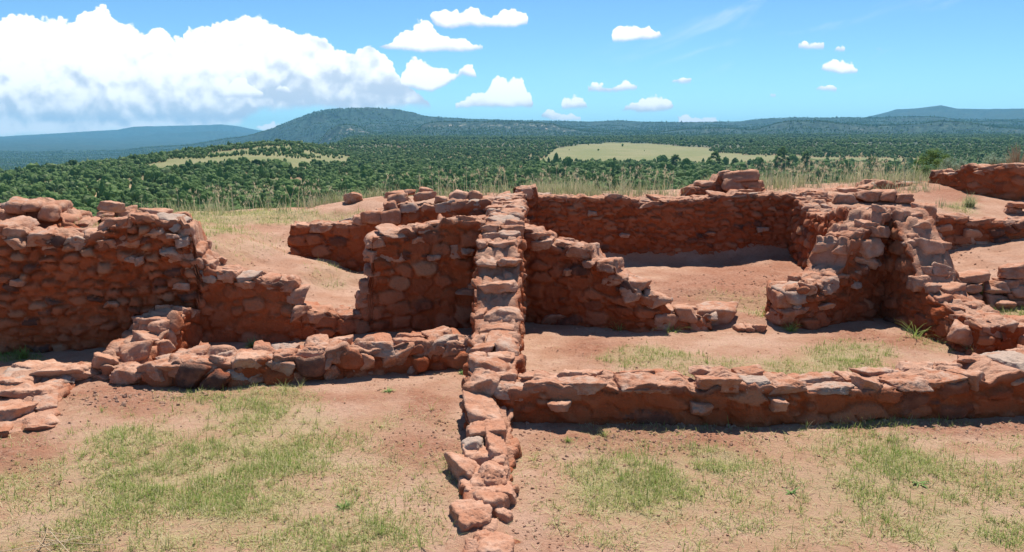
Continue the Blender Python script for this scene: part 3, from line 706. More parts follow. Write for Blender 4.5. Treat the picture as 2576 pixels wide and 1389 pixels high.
# low wall across the front, right of the long wall
W1 = W('low mud plastered wall capped with flat pale stones, across the near right floor', ((-.34, 6.02), (-.03, 5.9), (1.9, 5.81), (4.17, 6.05), (6.2, 6.4)),
  ((1182,988),(1215,968),(1260,975),(1310,985),(1345,965),(1410,975),(1440,962),(1530,955),(1600,962),(1660,960),(1700,965),(1790,965),(1825,948),(1900,948),(1910,962),(2000,966),(2080,975),(2130,970),(2220,966),(2250,960),(2330,952),(2400,952),(2480,945),(2576,935)),
  thick=(.40, .38, .38, .38, .40, .42, .50, .75, .95, .95), res=.018, stone=(.32, .14), amp=.026, cap=(.20, .46), caph=(.08, .13), seed=5, split=(.45, .9), sub=5, bury=.3, ledges=3, capdrop=.36, overhang=.04, batter=.03)
# low boulder wall, left of the long wall
W2 = W('low wall of big rounded boulders, running left from the long wall', ((-4.3, 7.02), (-3.06, 6.80), (-2.42, 6.85), (-1.39, 7.16), (-.33, 7.52)),
  ((165,958),(230,950),(300,942),(390,918),(430,908),(480,902),(560,902),(600,898),(660,886),(700,880),(730,890),(820,874),(900,872),(1000,862),(1080,852),(1120,848),(1190,852)),
  thick=(.55, .50, .46, .44, .42, .40), res=.018, stone=(.36, .22), amp=.07, cap=(.18, .40), caph=(.12, .18), seed=8, bury=.15, ledges=0, sub=5, capdrop=.45, overhang=.03, batter=.03, sharp=14)
for u, v, w, h in ((510,925,145,62),(600,935,80,50),(690,915,80,55),(745,945,60,44),(795,900,95,48),(850,888,62,60),(830,928,50,40),(905,905,72,70),(985,892,90,70),(1060,880,60,62),(1098,868,48,45),(1150,880,90,62),(930,935,60,34),(1035,915,50,36),(655,948,70,36),(400,925,90,50),(330,938,120,44),(215,955,70,34)):
    on_wall(W2, 'boulder', u, v, w * .92, h * .9, .32, .06, sub=5, sharp=14, tone=random.uniform(0, .6))
# tall wall on the left
W3 = W('tall thick rubble wall with jagged top, holding back the bank at far left', ((-8.4, 7.4), (-5.43, 7.97), (-3.96, 8.27), (-3.40, 8.38)),
  ((-300,570),(0,568),(30,570),(60,583),(115,588),(152,590),(213,597),(222,590),(255,578),(300,562),(316,548),(324,540),(370,535),(400,540),(453,543),(460,560),(484,566),(492,612),(516,650),(530,668)),
  thick=(.55, .55, .55, .55, .5), res=.020, stone=(.185, .095), amp=.046, cap=(.15, .36), caph=(.09, .16), seed=12, bury=.08, ledges=12, overhang=.05, batter=.05)
for u, v, y, w, h, d, g in ((438,563,8.42,80,36,.5,.3),(395,590,8.34,60,40,.3,0),(350,556,8.6,62,50,.35,.25),(330,600,8.26,70,36,.3,.1),(470,590,8.46,46,60,.3,0),(445,632,8.30,66,38,.4,0),(485,640,8.30,60,28,.4,.1),(118,603,8.05,66,32,.3,.1),(150,622,8.0,44,50,.3,0),(205,612,8.15,56,30,.3,.2),(40,570,8.25,80,36,.4,.3),(60,608,7.9,60,34,.3,0),(300,572,8.5,70,50,.35,.25),(290,612,8.2,40,22,.3,0),(338,645,8.24,42,22,.25,0),(505,660,8.44,50,44,.3,0)):
    on_wall(W3, 'block', u, v, w, h, d + .1, .07 + max(0, 8.36 - y) * 0 - (.14 if v < 580 else 0), .15, grey=g)
W4 = W('ruined wall sloping down to a low stub, between the tall left wall and centre room', ((-3.62, 8.40), (-2.43, 8.44), (-1.98, 8.66), (-1.62, 8.87)),
  ((440,640),(485,640),(520,655),(530,668),(555,678),(601,690),(655,702),(728,708),(752,735),(757,775),(792,778),(824,785),(856,789),(880,784),(925,783)),
  thick=.42, res=.020, stone=(.26, .15), amp=.032, cap=(.16, .34), caph=(.09, .15), seed=15, bury=.18, ledges=1, overhang=.04)
for u, v, w, h in ((742,748,50,50),(628,712,46,22),(628,694,48,20),(790,790,76,40),(680,706,60,26),(580,690,54,26),(530,690,60,34)):
    on_wall(W4, 'block', u, v, w, h, .34, .06)
W5 = W('tall flat faced wall left of the long wall, dark stain at its foot', ((-1.72, 8.82), (-.30, 9.10)),
  ((914,752),(926,748),(930,705),(936,592),(1000,588),(1006,580),(1048,577),(1052,568),(1104,563),(1116,548),(1200,552)),
  thick=.42, res=.018, stone=(.30, .17), amp=.030, cap=(.18, .38), caph=(.06, .12), seed=18, bury=.2, ledges=4, batter=.03)
for u, v, w, h in ((944,604,50,30),(936,640,46,34),(938,680,52,30),(926,716,44,34),(922,752,56,40),(980,640,60,36),(1060,600,56,34),(1130,625,70,36)):
    on_wall(W5, 'face_stone', u, v, w, h, .34, .035, .06)
W6 = W('stepped wall of large square stones, behind the tall flat faced wall', ((-3.4, 11.95), (-2.2, 12.05), (-.28, 12.12)),
  ((745,566),(812,558),(816,570),(840,562),(908,556),(913,536),(965,530),(972,507),(1024,505),(1032,516),(1108,514),(1120,508),(1160,506),(1200,502)),
  thick=.45, res=.022, stone=(.30, .19), amp=.035, cap=(.20, .42), caph=(.10, .2), seed=21, bury=.25, ledges=3, overhang=.05)
for u, v, w, h, y in ((1000,503,56,30,12.3),(1000,490,50,20,12.6),(1068,492,58,22,12.4),(1072,483,38,22,12.6),(1030,484,34,16,12.7),(1152,495,52,30,12.35),(1150,512,54,28,12.2),(1190,500,44,40,12.4),(1222,512,52,40,12.5),(985,546,54,44,12.05),(938,545,62,34,12.05),(1110,505,30,24,12.3)):
    rockpx(W6, 'block', u, v, y, w, h, .32, random.gauss(0, .15), (random.gauss(0, .08), random.gauss(0, .08)), sub=3, grey=.05)
W8 = W('wall falling in steps to the right from the long wall, into the middle right room', ((.12, 9.43), (1.46, 8.93), (2.36, 8.96)),
  ((1308,578),(1340,580),(1346,592),(1384,602),(1416,614),(1450,618),(1485,622),(1489,644),(1549,662),(1553,678),(1580,694),(1590,712),(1617,732),(1669,750),(1685,770),(1701,785),(1745,788)),
  thick=.42, res=.018, stone=(.28, .15), amp=.032, cap=(.18, .36), caph=(.09, .15), seed=25, bury=.18, ledges=3, overhang=.04)
for u, v, w, h, y in ((1362,612,62,24,9.3),(1455,636,64,30,9.05),(1525,668,64,34,8.93),(1545,700,66,36,8.93),(1588,738,60,44,8.95),(1645,752,60,44,9.1),(1672,803,70,56,8.95),(1720,792,52,44,9.0),(1747,822,48,36,8.9),(1400,799,80,26,9.17)):
    on_wall(W8, 'block', u, v, w, h, .36, .07, grey=.2 if h > 40 else .05)
# rear wall
W7 = W('long straight rear wall of small dark stones, below the fringe of tall grass', ((.1, 14.05), (2.26, 14.0), (5.45, 14.0)),
  ((1306,470),(1348,470),(1354,494),(1384,495),(1428,494),(1497,497),(1550,494),(1561,490),(1586,494),(1600,504),(1625,508),(1649,508),(1701,500),(1757,496),(1817,488),(1868,482),(1892,488),(1932,486),(1964,491),(2000,490),(2013,483),(2070,482)),
  thick=.45, res=.022, stone=(.21, .095), amp=.030, cap=(.2, .5), caph=(.07, .13), seed=29, bury=.15, ledges=5, batter=.05)
rockpx(W7, 'block', 1328, 482, 14.15, 40, 34, .32, .1, (0, .1), sharp=34)
rockpx(W7, 'block', 2040, 496, 14.1, 64, 34, .4, .05, sharp=34)
W7R = W('stepped retaining stones continuing the rear wall to the right', ((5.5, 13.98), (6.4, 13.8), (7.0, 13.75)),
  ((2075,494),(2110,490),(2164,492),(2200,484),(2212,482),(2249,478),(2270,488),(2290,500)), thick=.5, res=.024, stone=(.3, .17), amp=.05, cap=(.28, .48), caph=(.14, .2), seed=33, ledges=0, bury=.1, overhang=.05)
for u, v, w, h, y in ((2232,493,42,32,13.7),(2270,500,40,26,13.6),(2180,494,50,28,13.8),(2122,500,60,30,13.85),(2136,481,54,18,14.3)):
    rockpx(W7R, 'block', u, v, y, w, h, .34, random.gauss(0, .1), sub=3, grey=.1)
W7U = W('low line of flat stones along the edge of the bank, behind the rear wall', ((5.9, 15.2), (7.0, 15.4), (8.5, 16.0)),
  ((2100,476),(2150,468),(2182,470),(2208,456),(2249,452),(2254,464),(2290,462),(2341,456)), thick=.4, res=.03, stone=(.3, .15), amp=.04, cap=(.3, .6), caph=(.1, .18), seed=36, ledges=0, sub=3)
# wall joining the rear wall to the corner pier
W9 = W('crumbling wall seen along its left face, joining the rear wall to the corner pier', ((5.05, 9.95), (5.30, 11.6), (5.5, 13.98)), None, direct=[(0, 1.36), (.5, 1.22), (1.0, 1.28), (1.6, 1.24), (2.2, 1.06), (2.9, 1.02), (3.3, 1.1), (3.7, 1.22), (4.1, 1.25)],
  thick=.44, res=.022, stone=(.22, .16), amp=.055, cap=(.16, .34), caph=(.1, .16), seed=40, ledges=8, bury=.15)
W14 = W('stepped wall descending left from the corner pier to the doorway gap', ((3.22, 9.02), (3.62, 9.08), (4.63, 9.70), (5.1, 9.92)),
  ((1948,742),(1955,722),(2040,720),(2046,704),(2092,700),(2100,684),(2122,668),(2128,642),(2131,602),(2168,598),(2175,570),(2210,562),(2217,530),(2245,522),(2285,528)),
  thick=.44, res=.018, stone=(.27, .15), amp=.05, cap=(.18, .32), caph=(.09, .15), seed=44, ledges=5, bury=.3, overhang=.06)
for u, v, w, h, y, g in ((1966,750,50,44,9,.1),(1966,795,44,36,9,.1),(1998,738,92,46,9.15,.55),(2066,716,56,34,9.35,.5),(2125,690,66,36,9.45,.1),(2165,622,78,56,9.6,.25),(2160,655,84,30,9.55,.1),(2190,578,60,40,9.75,.1),(2246,545,66,50,9.85,.1),(2150,676,54,24,9.5,0),(1985,772,80,20,9.05,.1),(1960,800,36,26,9.0,.1)):
    on_wall(W14, 'block', u, v, w, h, .40, .08, grey=g)
W15 = W('wall stepping down from the corner pier towards the near right, left face in shade', ((5.27, 7.85), (5.18, 9.9)), None,
  direct=[(0, .34), (.4, .40), (.75, .46), (.95, .52), (1.15, .62), (1.3, .80), (1.45, .98), (1.6, 1.08), (1.75, 1.25), (2.05, 1.38)],
  thick=.44, res=.018, stone=(.27, .15), amp=.04, cap=(.18, .30), caph=(.1, .16), seed=48, ledges=6, bury=.3, overhang=.04)
for u, v, w, h, y, g in ((2345,628,90,60,9.35,.15),(2345,682,70,36,9.15,.1),(2325,712,56,50,9.0,.2),(2395,738,76,40,8.85,.1),(2300,600,40,34,9.5,.0),(2425,778,28,34,8.55,.0),(2375,700,50,28,9.15,.1)):
    rockpx(W15, 'block', u - 12, v, y, w * .78, h * .85, .28, random.gauss(.05, .1), (random.gauss(0, .05), random.gauss(0, .05)), grey=g)
W13 = W('low lumpy boulder wall at the right frame edge, just behind the front wall', ((4.86, 7.98), (5.38, 7.9), (7.2, 7.5)),
  ((2385,812),(2419,812),(2440,806),(2470,800),(2500,814),(2530,814),(2576,822),(2700,830)), thick=.45, res=.018, stone=(.34, .24), amp=.07, cap=(.24, .42), caph=(.14, .22), seed=52, ledges=0, bury=.15, sharp=14, overhang=.06)
for u, v, w, h in ((2462,830,70,56),(2525,846,80,62),(2420,838,60,60),(2568,860,60,60)):
    on_wall(W13, 'boulder', u, v, w, h, .32, .09, sharp=14)
W10 = W('mortared wall with an open dry stone end, along the upper right slope', ((5.6, 12.22), (6.16, 12.06), (7.92, 12.0), (10.5, 12.0)),
  ((2230,540),(2297,530),(2352,545),(2400,541),(2426,541),(2471,554),(2508,556),(2576,552),(2800,545)), thick=.45, res=.022, stone=(.27, .15), amp=.045, cap=(.2, .42), caph=(.09, .15), seed=56, ledges=4, bury=.25)
rockpx(W10, 'block', 2326, 532, 12.15, 52, 38, .36, .1, sharp=34)
for u, v, w, h in ((2308,590,44,22),(2350,590,42,18),(2372,606,44,28),(2340,575,50,14),(2425,606,50,32),(2400,632,54,26),(2300,568,30,18),(2440,585,50,28),(2375,570,40,22),(2465,612,44,24),(2330,612,36,20)):
    on_wall(W10, 'face_stone', u, v, w, h, .26, .08, sub=3)
W11 = W('dark mortared wall on the upper right bank, topped with jagged slabs', ((8.55, 16.0), (8.88, 14.9), (9.25, 14.25), (10.6, 13.9)),
  ((2345,428),(2349,426),(2397,434),(2419,420),(2445,415),(2482,419),(2534,412),(2576,415),(2760,412)), thick=.45, res=.026, stone=(.3, .16), amp=.03, cap=(.25, .5), caph=(.07, .16), seed=60, ledges=4, bury=.4, sub=3)
WUP = W('short high block of wall standing on the bank, above the rear wall', ((3.32, 15.0), (4.85, 15.0)),
  ((1722,488),(1739,468),(1782,463),(1788,456),(1802,452),(1805,437),(1830,432),(1861,430),(1908,434),(1913,472)), thick=.5, res=.024, stone=(.26, .15), amp=.04, cap=(.2, .4), caph=(.1, .2), seed=64, ledges=0, bury=.2, sub=3)
for u, v, w, h in ((1868,443,90,28),(1845,462,52,30),(1885,464,60,24),(1892,476,44,22)):
    rockpx(WUP, 'block', u, v, 14.9, w, h, .4, 0, (random.gauss(0, .05), random.gauss(0, .05)), sub=3, grey=.05)
# left side remnants
WML = W('eroded rubble heap on top of the left bank, behind the tall left wall', ((-8.5, 10.15), (-5.62, 10.2)),
  ((-200,512),(0,516),(16,516),(30,508),(44,504),(60,506),(68,507),(100,514),(106,522),(120,517),(132,530),(156,538),(164,556)), thick=.6, res=.026, stone=(.34, .22), amp=.07, cap=(.2, .42), caph=(.14, .24), seed=68, ledges=0, bury=.15, sub=3, sharp=13)
for u, v, w, h in ((45,520,56,40),(85,518,46,30),(125,535,50,44),(10,545,60,40)):
    rockpx(WML, 'boulder', u, v, 10.1, w, h, .36, .2, (.1, .1), sub=3, sharp=13)
WST = W('short stub of stepped blocks in the left room, in front of the tall wall', ((-3.62, 7.05), (-3.58, 7.6), (-3.42, 8.3)), None, direct=[(0, .10), (.25, .16), (.5, .24), (.7, .30), (.82, .42), (1.1, .46), (1.25, .44)],
  thick=(.42, .38, .34), res=.018, stone=(.3, .2), amp=.06, cap=(.24, .36), caph=(.14, .2), seed=72, ledges=0, bury=.1, sharp=34)
for u, v, y, w, h, g in ((262,905,7.15,64,40,.2),(340,878,7.35,90,56,.1),(370,852,7.6,70,40,0),(395,812,7.9,86,52,.1),(428,840,7.85,48,80,0),(352,806,7.9,26,34,.4),(405,870,7.6,60,50,0)):
    rockpx(WST, 'block', u, v + 4, y, w * .88, h * .88, .28, random.gauss(.5, .2), (random.gauss(0, .12), random.gauss(0, .12)), grey=g, sharp=34)
WLL = W('low flat footing of broad slabs, at the near left edge', ((-3.55, 5.75), (-3.95, 6.5), (-4.12, 7.15)), None, direct=[(0, .03), (.5, .06), (.9, .09), (1.5, .13)],
  thick=(.6, .6, .55), res=.018, stone=(.36, .3), amp=.04, cap=(.28, .45), caph=(.07, .10), seed=76, ledges=0, bury=.2, sharp=34)
for u, v, w, h, z in ((12,1042,110,56,.03),(90,985,120,60,.05),(40,962,120,40,.07),(180,936,140,34,.08),(110,930,110,30,.08)):
    p = onz(u, v, z); rock('slab', p, (w * p[1] / FPX, .42, .13), random.gauss(0, .3), (random.gauss(-.1, .06), random.gauss(0, .06)), WLL, 5, 24, grey=.05, tone=.8)

# dry stone wall, lower right: every stone laid by itself
WD = thing('dry_stone_wall', 'unmortared wall of loose stacked stones with long capstone, right of the corner pier', 'wall', (6.1, 9.5, .2)); WD['kind'] = 'thing'
rr_ = np.random.default_rng(5)
for row, (vv, hh) in enumerate(((766, 26), (744, 26), (722, 26))):
    u = 2396 + rr_.uniform(0, 12)
    while u < 2760:
        w = rr_.uniform(34, 70)
        rockpx(WD, 'stone', u + w / 2, vv + rr_.normal(0, 2) + (u - 2396) * .02, 9.45 + rr_.normal(0, .03), w * .98, hh * rr_.uniform(.9, 1.15), .34, rr_.normal(0, .08), (rr_.normal(0, .08), rr_.normal(0, .08)), WD and 4, grey=.1); u += w
for u, v, w, h in ((2436,698,96,28),(2408,712,40,22),(2500,718,40,24),(2556,682,90,36),(2556,706,60,30),(2660,690,100,36),(2526,712,34,26)):
    rockpx(WD, 'stone', u, v, 9.5, w, h, .36, rr_.normal(0, .1), (rr_.normal(0, .05), rr_.normal(0, .06)), grey=.15)

# ---- the separate stones at the near end of the long wall
for u, v, w, h, z, rz, g in ((1228,1042,106,50,.15,.0,.05),(1220,1078,114,42,.13,.05,.0),(1192,1114,76,52,.11,.1,.75),(1252,1122,70,62,.12,0,.15),(1172,1172,76,60,.08,.5,.1),(1238,1186,92,50,.10,-.1,.0),(1220,1210,106,40,.06,.1,0),(1234,1250,104,54,.06,.15,.1),
                        (1186,1288,112,60,.06,.35,.05),(1262,1292,40,34,.03,.6,.0),(1232,1326,88,34,.0,.1,.0),(1242,1374,122,50,.03,0,.1),(1205,1146,84,40,.08,.1,.1),(1180,1222,60,40,.04,.2,0),(1272,1232,56,48,.05,0,.1),(1205,1254,60,36,.03,.3,.1),(1215,1348,70,34,.0,.1,.0),(1258,1160,60,44,.09,.0,.3),(1250,1078,64,36,.12,.1,0)):
    p = onz(u, v, z) - np.array((0, 0, .035)); m = math.hypot(p[1], CAM_H) / FPX
    rock('footing_stone', p, (w * m * .84, h * m * 2.4, .15), rz + random.gauss(0, .04), (random.gauss(-.05, .03), random.gauss(0, .03)), SP, 5, 11, grey=g, tone=random.uniform(.5, 1))
rock('corner_block', onz(1215, 1000, .2) + np.array((0, .16, 0)), (.30, .34, .34), .1, (0, .05), SP, 5, 26, grey=0, tone=.3)

# ---- loose stones, each a thing of its own
LOOSE = (
 ('boulder', 'big pale boulder lying at the foot of the stepped right wall', 1797, 793, 9.05, 100, 62, .4, .35),
 ('rock', 'whitish rounded rock alone on the bank beside a small plant', 890, 499, 14.9, 50, 30, .4, .3),
 ('stone', 'small stone in the doorway gap, touching the pale boulder', 1862, 826, 8.95, 34, 20, .2, .1),
 ('stone', 'small stone in the middle of the doorway gap', 1884, 828, 8.93, 30, 20, .2, .1),
 ('stone', 'small stone in the doorway gap, nearest the descending wall', 1910, 826, 8.95, 38, 20, .2, .1),
 ('rock', 'rock with a pointed top, uppermost of the pile on the left bank', 286, 520, 11.55, 52, 28, .3, .1),
 ('rock', 'square rock at the bottom of the pile on the left bank', 268, 541, 11.45, 48, 24, .3, .0),
 ('rock', 'long slab leaning at the right of the pile on the left bank', 316, 536, 11.5, 66, 30, .3, .1),
 ('stone', 'flat slab, upper one of the little stack by the right frame edge', 2560, 516, 13.0, 50, 16, .3, .2),
 ('stone', 'squarish stone, lower one of the little stack by the right frame edge', 2548, 530, 13.0, 40, 20, .3, .0),
 ('stone', 'flat stone lying on the bank just above the rear wall', 1658, 499, 14.5, 46, 14, .3, .1),
 ('stone', 'single stone in front of the dry stone wall, beside a green weed', 2524, 768, 9.2, 46, 30, .25, .1),
 ('stone', 'thin slab stuck out of the front wall near the long wall', 1408, 1020, 5.82, 62, 26, .2, .1),
)
for nm, lab, u, v, y, w, h, d, g in LOOSE:
    if 'front wall' not in lab and 'uppermost' not in lab and 'upper one' not in lab: y = hit(u, v + h * .42)[1] + d * .35
    tag(rockpx(None, nm, u, v, y, w, h, d, random.gauss(0, .3), (random.gauss(0, .08), random.gauss(0, .08)), grey=g), lab, nm)
# clods and gravel on the soil
def build_gravel():
    r = np.random.default_rng(77); V0, F0 = ICO[1]; Vs, Fs, tn = [], [], []; n = 0
    for pu, pv, ru, rv, cnt, smax in ((1640,1110,330,50,500,.022),(2440,1080,330,30,200,.02),(330,1000,240,35,260,.03),(1100,1120,140,90,260,.016),(60,1180,120,90,130,.018),(1350,1250,90,220,220,.016),(1700,1250,900,150,260,.012),(600,1230,600,160,260,.012),(1900,720,130,60,170,.03),(1500,880,200,40,90,.016),(850,700,110,60,90,.02),(2250,850,200,30,140,.02),(2440,520,130,35,120,.03),(950,960,300,30,140,.014),(2440,640,150,30,90,.03),(1288,1250,1500,190,1300,.014),(1900,930,560,60,400,.016),(1288,1080,1400,60,500,.018),(700,640,200,70,250,.02),(1800,740,260,70,350,.025),(1100,945,700,20,160,.03),(1900,1070,650,15,180,.03),(1500,835,260,12,60,.03),(1100,505,150,10,60,.05)):
        for _ in range(cnt):
            u, v = r.normal(pu, ru * .5), r.normal(pv, rv * .5)
            d = ray(u, v); z = 0.0
            if d[2] > -0.03: continue
            for _k in range(6):
                t = (z - CAM_H) / d[2]; z = 0.5 * z + 0.5 * zg(d[0] * t, d[1] * t)
            s = smax * .8 * r.uniform(.1, 1) ** 2.6 + .0025
            M = rotm(r.uniform(0, 6), r.normal(0, .5), r.normal(0, .5))
            q = (V0 * (1 + r.normal(0, .16, (len(V0), 1)))) * np.array((1, r.uniform(.6, 1), r.uniform(.5, .8))) * s
            Vs.append(q @ M.T + np.array((d[0] * t, d[1] * t, zg(d[0] * t, d[1] * t) + s * .05))); Fs.append(F0 + n); n += len(V0); tn.append(np.full(len(V0), r.uniform(.2, 1)))
    o = mk('gravel', np.concatenate(Vs), np.concatenate(Fs), M_DIRT, None, False, {'veg': np.zeros(n), 'dark': np.concatenate(tn) * .15})
    tag(o, kind='stuff')
build_gravel()

# ------------------------------------------------------------------ grass
def blades(base, length, width, yaw, lean, curl, tone):
    """arrays -> curved three-segment blades"""
    n = len(base); dx = np.stack([np.cos(yaw), np.sin(yaw), 0 * yaw], -1); sx = np.stack([-np.sin(yaw), np.cos(yaw), 0 * yaw], -1)
    out = []; p = base.copy(); ang = lean.copy()
    for i, wf in enumerate((1.0, .75, .42, 0.0)):
        if i:
            p = p + (length / 3)[:, None] * (np.sin(ang)[:, None] * dx + np.cos(ang)[:, None] * np.array((0, 0, 1)))
            ang = ang + curl
        if wf: out += [p - sx * (width * wf / 2)[:, None], p + sx * (width * wf / 2)[:, None]]
        else: out.append(p)
    V = np.stack(out, 1).reshape(-1, 3); b = (np.arange(n) * 7)[:, None]
    Q = np.concatenate([b + np.array((0, 1, 3, 2)), b + np.array((2, 3, 5, 4))]); T = b + np.array((4, 5, 6))
    return V, Q, T, np.repeat(tone, 7)
def build_grass():
    r = np.random.default_rng(11)
    Vs, Qs, Ts, tn = [], [], [], []; n = 0
    def add(base, length, width, yaw, lean, curl, tone):
        nonlocal n
        V, Q, T, t = blades(base, length, width, yaw, lean, curl, np.clip(tone, 0, 1)); Vs.append(V); Qs.append(Q + n); Ts.append(T + n); tn.append(t); n += len(V)
    for x0, x1, y0, y1, cnt, fade in ((-6.6, 6.8, 3.4, 7.2, 850000, 1.0), (-6, 6.5, 7.2, 9.8, 200000, .9), (-7.5, 9, 9.3, 16.5, 260000, .8)):
        x, y = r.uniform(x0, x1, cnt), r.uniform(y0, y1, cnt)
        z = lookup(GZ, x, y)
        d, g = veg_mask(x, y, z)
        P3 = np.stack([x, y, 0 * x], -1)
        cl = fbm(P3, 5, 3, 0.6, 51); cl2 = fbm(P3, 1.3, 2, .5, 52)
        d = np.clip(d * np.clip(0.55 + 1.7 * cl + .3 * cl2, 0.06, 1.3), 0, 1)
        wl = np.minimum.reduce([np.abs(y - np.interp(x, L1X, L1Y) - .2)])
        ok = r.uniform(0, 1, cnt) < d * fade * .9
        slope_ok = np.abs(lookup(GZ, x + .06, y) - z) + np.abs(lookup(GZ, x, y + .06) - z) < .09
        ok &= slope_ok
        x, y, z, g, cl = x[ok], y[ok], z[ok], g[ok], cl[ok]; m = len(x)
        green = np.clip(g + .55 * fbm(P3[ok], 2.2, 3, .6, 53), 0, 1)
        isg = r.uniform(0, 1, m) < green * .8
        sc = np.where(y > 9, 1.7, 1.0)
        L = np.where(isg, r.gamma(4, .0105, m), r.gamma(4, .011, m)) * sc + .008
        lean = np.where(isg, np.abs(r.normal(.45, .35, m)), np.abs(r.normal(1.2, .3, m)))
        add(np.stack([x, y, z - .003], -1), L, r.uniform(.0028, .0052, m) * sc, r.uniform(0, 6.28, m), lean, r.normal(.25, .2, m), np.where(isg, r.beta(1.5, 5, m) * .8, r.uniform(.45, 1, m)))
    # tufts: blades springing from one crown
    cnt = 70000; x, y = r.uniform(-6, 6.5, cnt), r.uniform(3.4, 10, cnt); z = lookup(GZ, x, y); d, g = veg_mask(x, y, z); P3 = np.stack([x, y, 0 * x], -1)
    ok = (r.uniform(0, 1, cnt) < .27 * d ** 1.2 * np.clip(.6 + 2 * fbm(P3, 2.4, 3, .6, 57), 0, 1.5)) & (np.abs(lookup(GZ, x + .06, y) - z) + np.abs(lookup(GZ, x, y + .06) - z) < .08)
    x, y, z, g = x[ok], y[ok], z[ok], g[ok]; m = len(x); k = 13
    tl = np.clip(g + .5 * fbm(P3[ok], 1.8, 3, .6, 58) + r.normal(0, .15, m), 0, 1); Lt = r.gamma(5, .0115, m) + .012; rt = r.uniform(.006, .022, m)
    q = lambda v_: np.repeat(v_, k)
    a_ = r.uniform(0, 6.28, m * k); rr = q(rt) * np.sqrt(r.uniform(0, 1, m * k))
    add(np.stack([q(x) + rr * np.cos(a_), q(y) + rr * np.sin(a_), q(z) - .004], -1), q(Lt) * r.uniform(.4, 1.15, m * k), r.uniform(.0026, .0048, m * k), a_ + r.normal(0, .5, m * k), np.abs(r.normal(.55, .35, m * k)), r.normal(.28, .2, m * k),
        np.where(r.uniform(0, 1, m * k) < .25, r.uniform(.55, 1, m * k), np.clip(.42 - .42 * q(tl) + r.normal(0, .09, m * k), 0, 1)))
    # loose straw lying about
    cnt = 120000; x, y = r.uniform(-4.8, 5, cnt), r.uniform(3.4, 9.2, cnt); z = lookup(GZ, x, y); d, g = veg_mask(x, y, z)
    ok = (r.uniform(0, 1, cnt) < .06 + .30 * d) & (np.abs(lookup(GZ, x, y + .06) - z) < .03)
    x, y, z = x[ok], y[ok], z[ok]; m = len(x)
    add(np.stack([x, y, z + .004], -1), r.gamma(3, .018, m) + .01, r.uniform(.0015, .003, m), r.uniform(0, 6.28, m), r.normal(1.48, .08, m), r.normal(.02, .08, m), r.uniform(.6, 1, m))
    o = mk('grass', np.concatenate(Vs), [np.concatenate(Qs), np.concatenate(Ts)], M_GRASS, None, True, {'tone': np.concatenate(tn)})
    tag(o, kind='stuff')
build_grass()
def build_fringe():
    r = np.random.default_rng(12)
    Vs, Qs, Ts, tn = [], [], [], []; n = 0
    # (x0, x1, y0, y1, tufts, height)
    for x0, x1, y0, y1, cnt, hh in ((-7.2, -3.3, 15.0, 17.2, 430, .40), (-3.3, -1.2, 15.8, 17.4, 130, .34), (-1.4, .6, 15.2, 17.3, 150, .36), (.4, 3.6, 14.9, 17.4, 480, .42), (3.4, 5.0, 15.6, 17.4, 160, .42), (4.8, 8.4, 15.6, 18.0, 430, .50), (6.6, 7.6, 13.2, 13.9, 34, .26), (-6.4, -4.9, 11.2, 11.9, 130, .14), (-6.2, -3.4, 13.4, 15.2, 330, .10), (5.0, 8.3, 15.0, 15.6, 90, .25), (8.3, 9.6, 16.2, 18, 90, .45)):
        for _ in range(cnt):
            x, y = r.uniform(x0, x1), r.uniform(y0, y1)
            if fbm(np.array(((x, y, 0),)), .9, 3, .6, 63)[0] < -.10 + r.normal(0, .12): continue
            z = zg(x, y); k = r.integers(5, 14); h = hh * r.uniform(.35, 1.15)
            base = np.stack([r.normal(x, .05, k), r.normal(y, .05, k), np.full(k, z - .03)], -1)
            tl = r.uniform(.0, .75)
            V, Q, T, t = blades(base, h * r.uniform(.5, 1.15, k), r.uniform(.006, .013, k), r.uniform(0, 6.28, k), np.abs(r.normal(.18, .16, k)), r.normal(.28, .16, k), np.clip(r.normal(tl, .2, k), 0, 1))
            Vs.append(V); Qs.append(Q + n); Ts.append(T + n); tn.append(t); n += len(V)
    # a few tall seed stalks
    for x0, x1, y0, y1, cnt in ((-6.8, -3.6, 15.2, 17, 90), (-1.5, 3.4, 15, 17, 130), (4.9, 8.2, 15.4, 17.5, 170), (-2.6, -1, 15.5, 16.5, 16)):
        for _ in range(cnt):
            x, y = r.uniform(x0, x1), r.uniform(y0, y1); z = zg(x, y); h = r.uniform(.4, .78)
            V, Q, T, t = blades(np.array(((x, y, z - .02),)), np.array((h,)), np.array((.010,)), r.uniform(0, 6.28, 1), np.abs(r.normal(.12, .14, 1)), r.normal(.25, .2, 1), np.array((.85,)))
            Vs.append(V); Qs.append(Q + n); Ts.append(T + n); tn.append(t); n += len(V)
            tip = V[4:7].mean(0)
            k = 7; b = tip + r.normal(0, .015, (k, 3)); V, Q, T, t = blades(b, r.uniform(.03, .08, k), np.full(k, .010), r.uniform(0, 6.28, k), np.abs(r.normal(.6, .4, k)), np.full(k, .2), np.full(k, .95))
            Vs.append(V); Qs.append(Q + n); Ts.append(T + n); tn.append(t); n += len(V)
    o = mk('tall_grass', np.concatenate(Vs), [np.concatenate(Qs), np.concatenate(Ts)], M_FRINGE, None, True, {'tone': np.concatenate(tn)})
    tag(o, kind='stuff')
build_fringe()

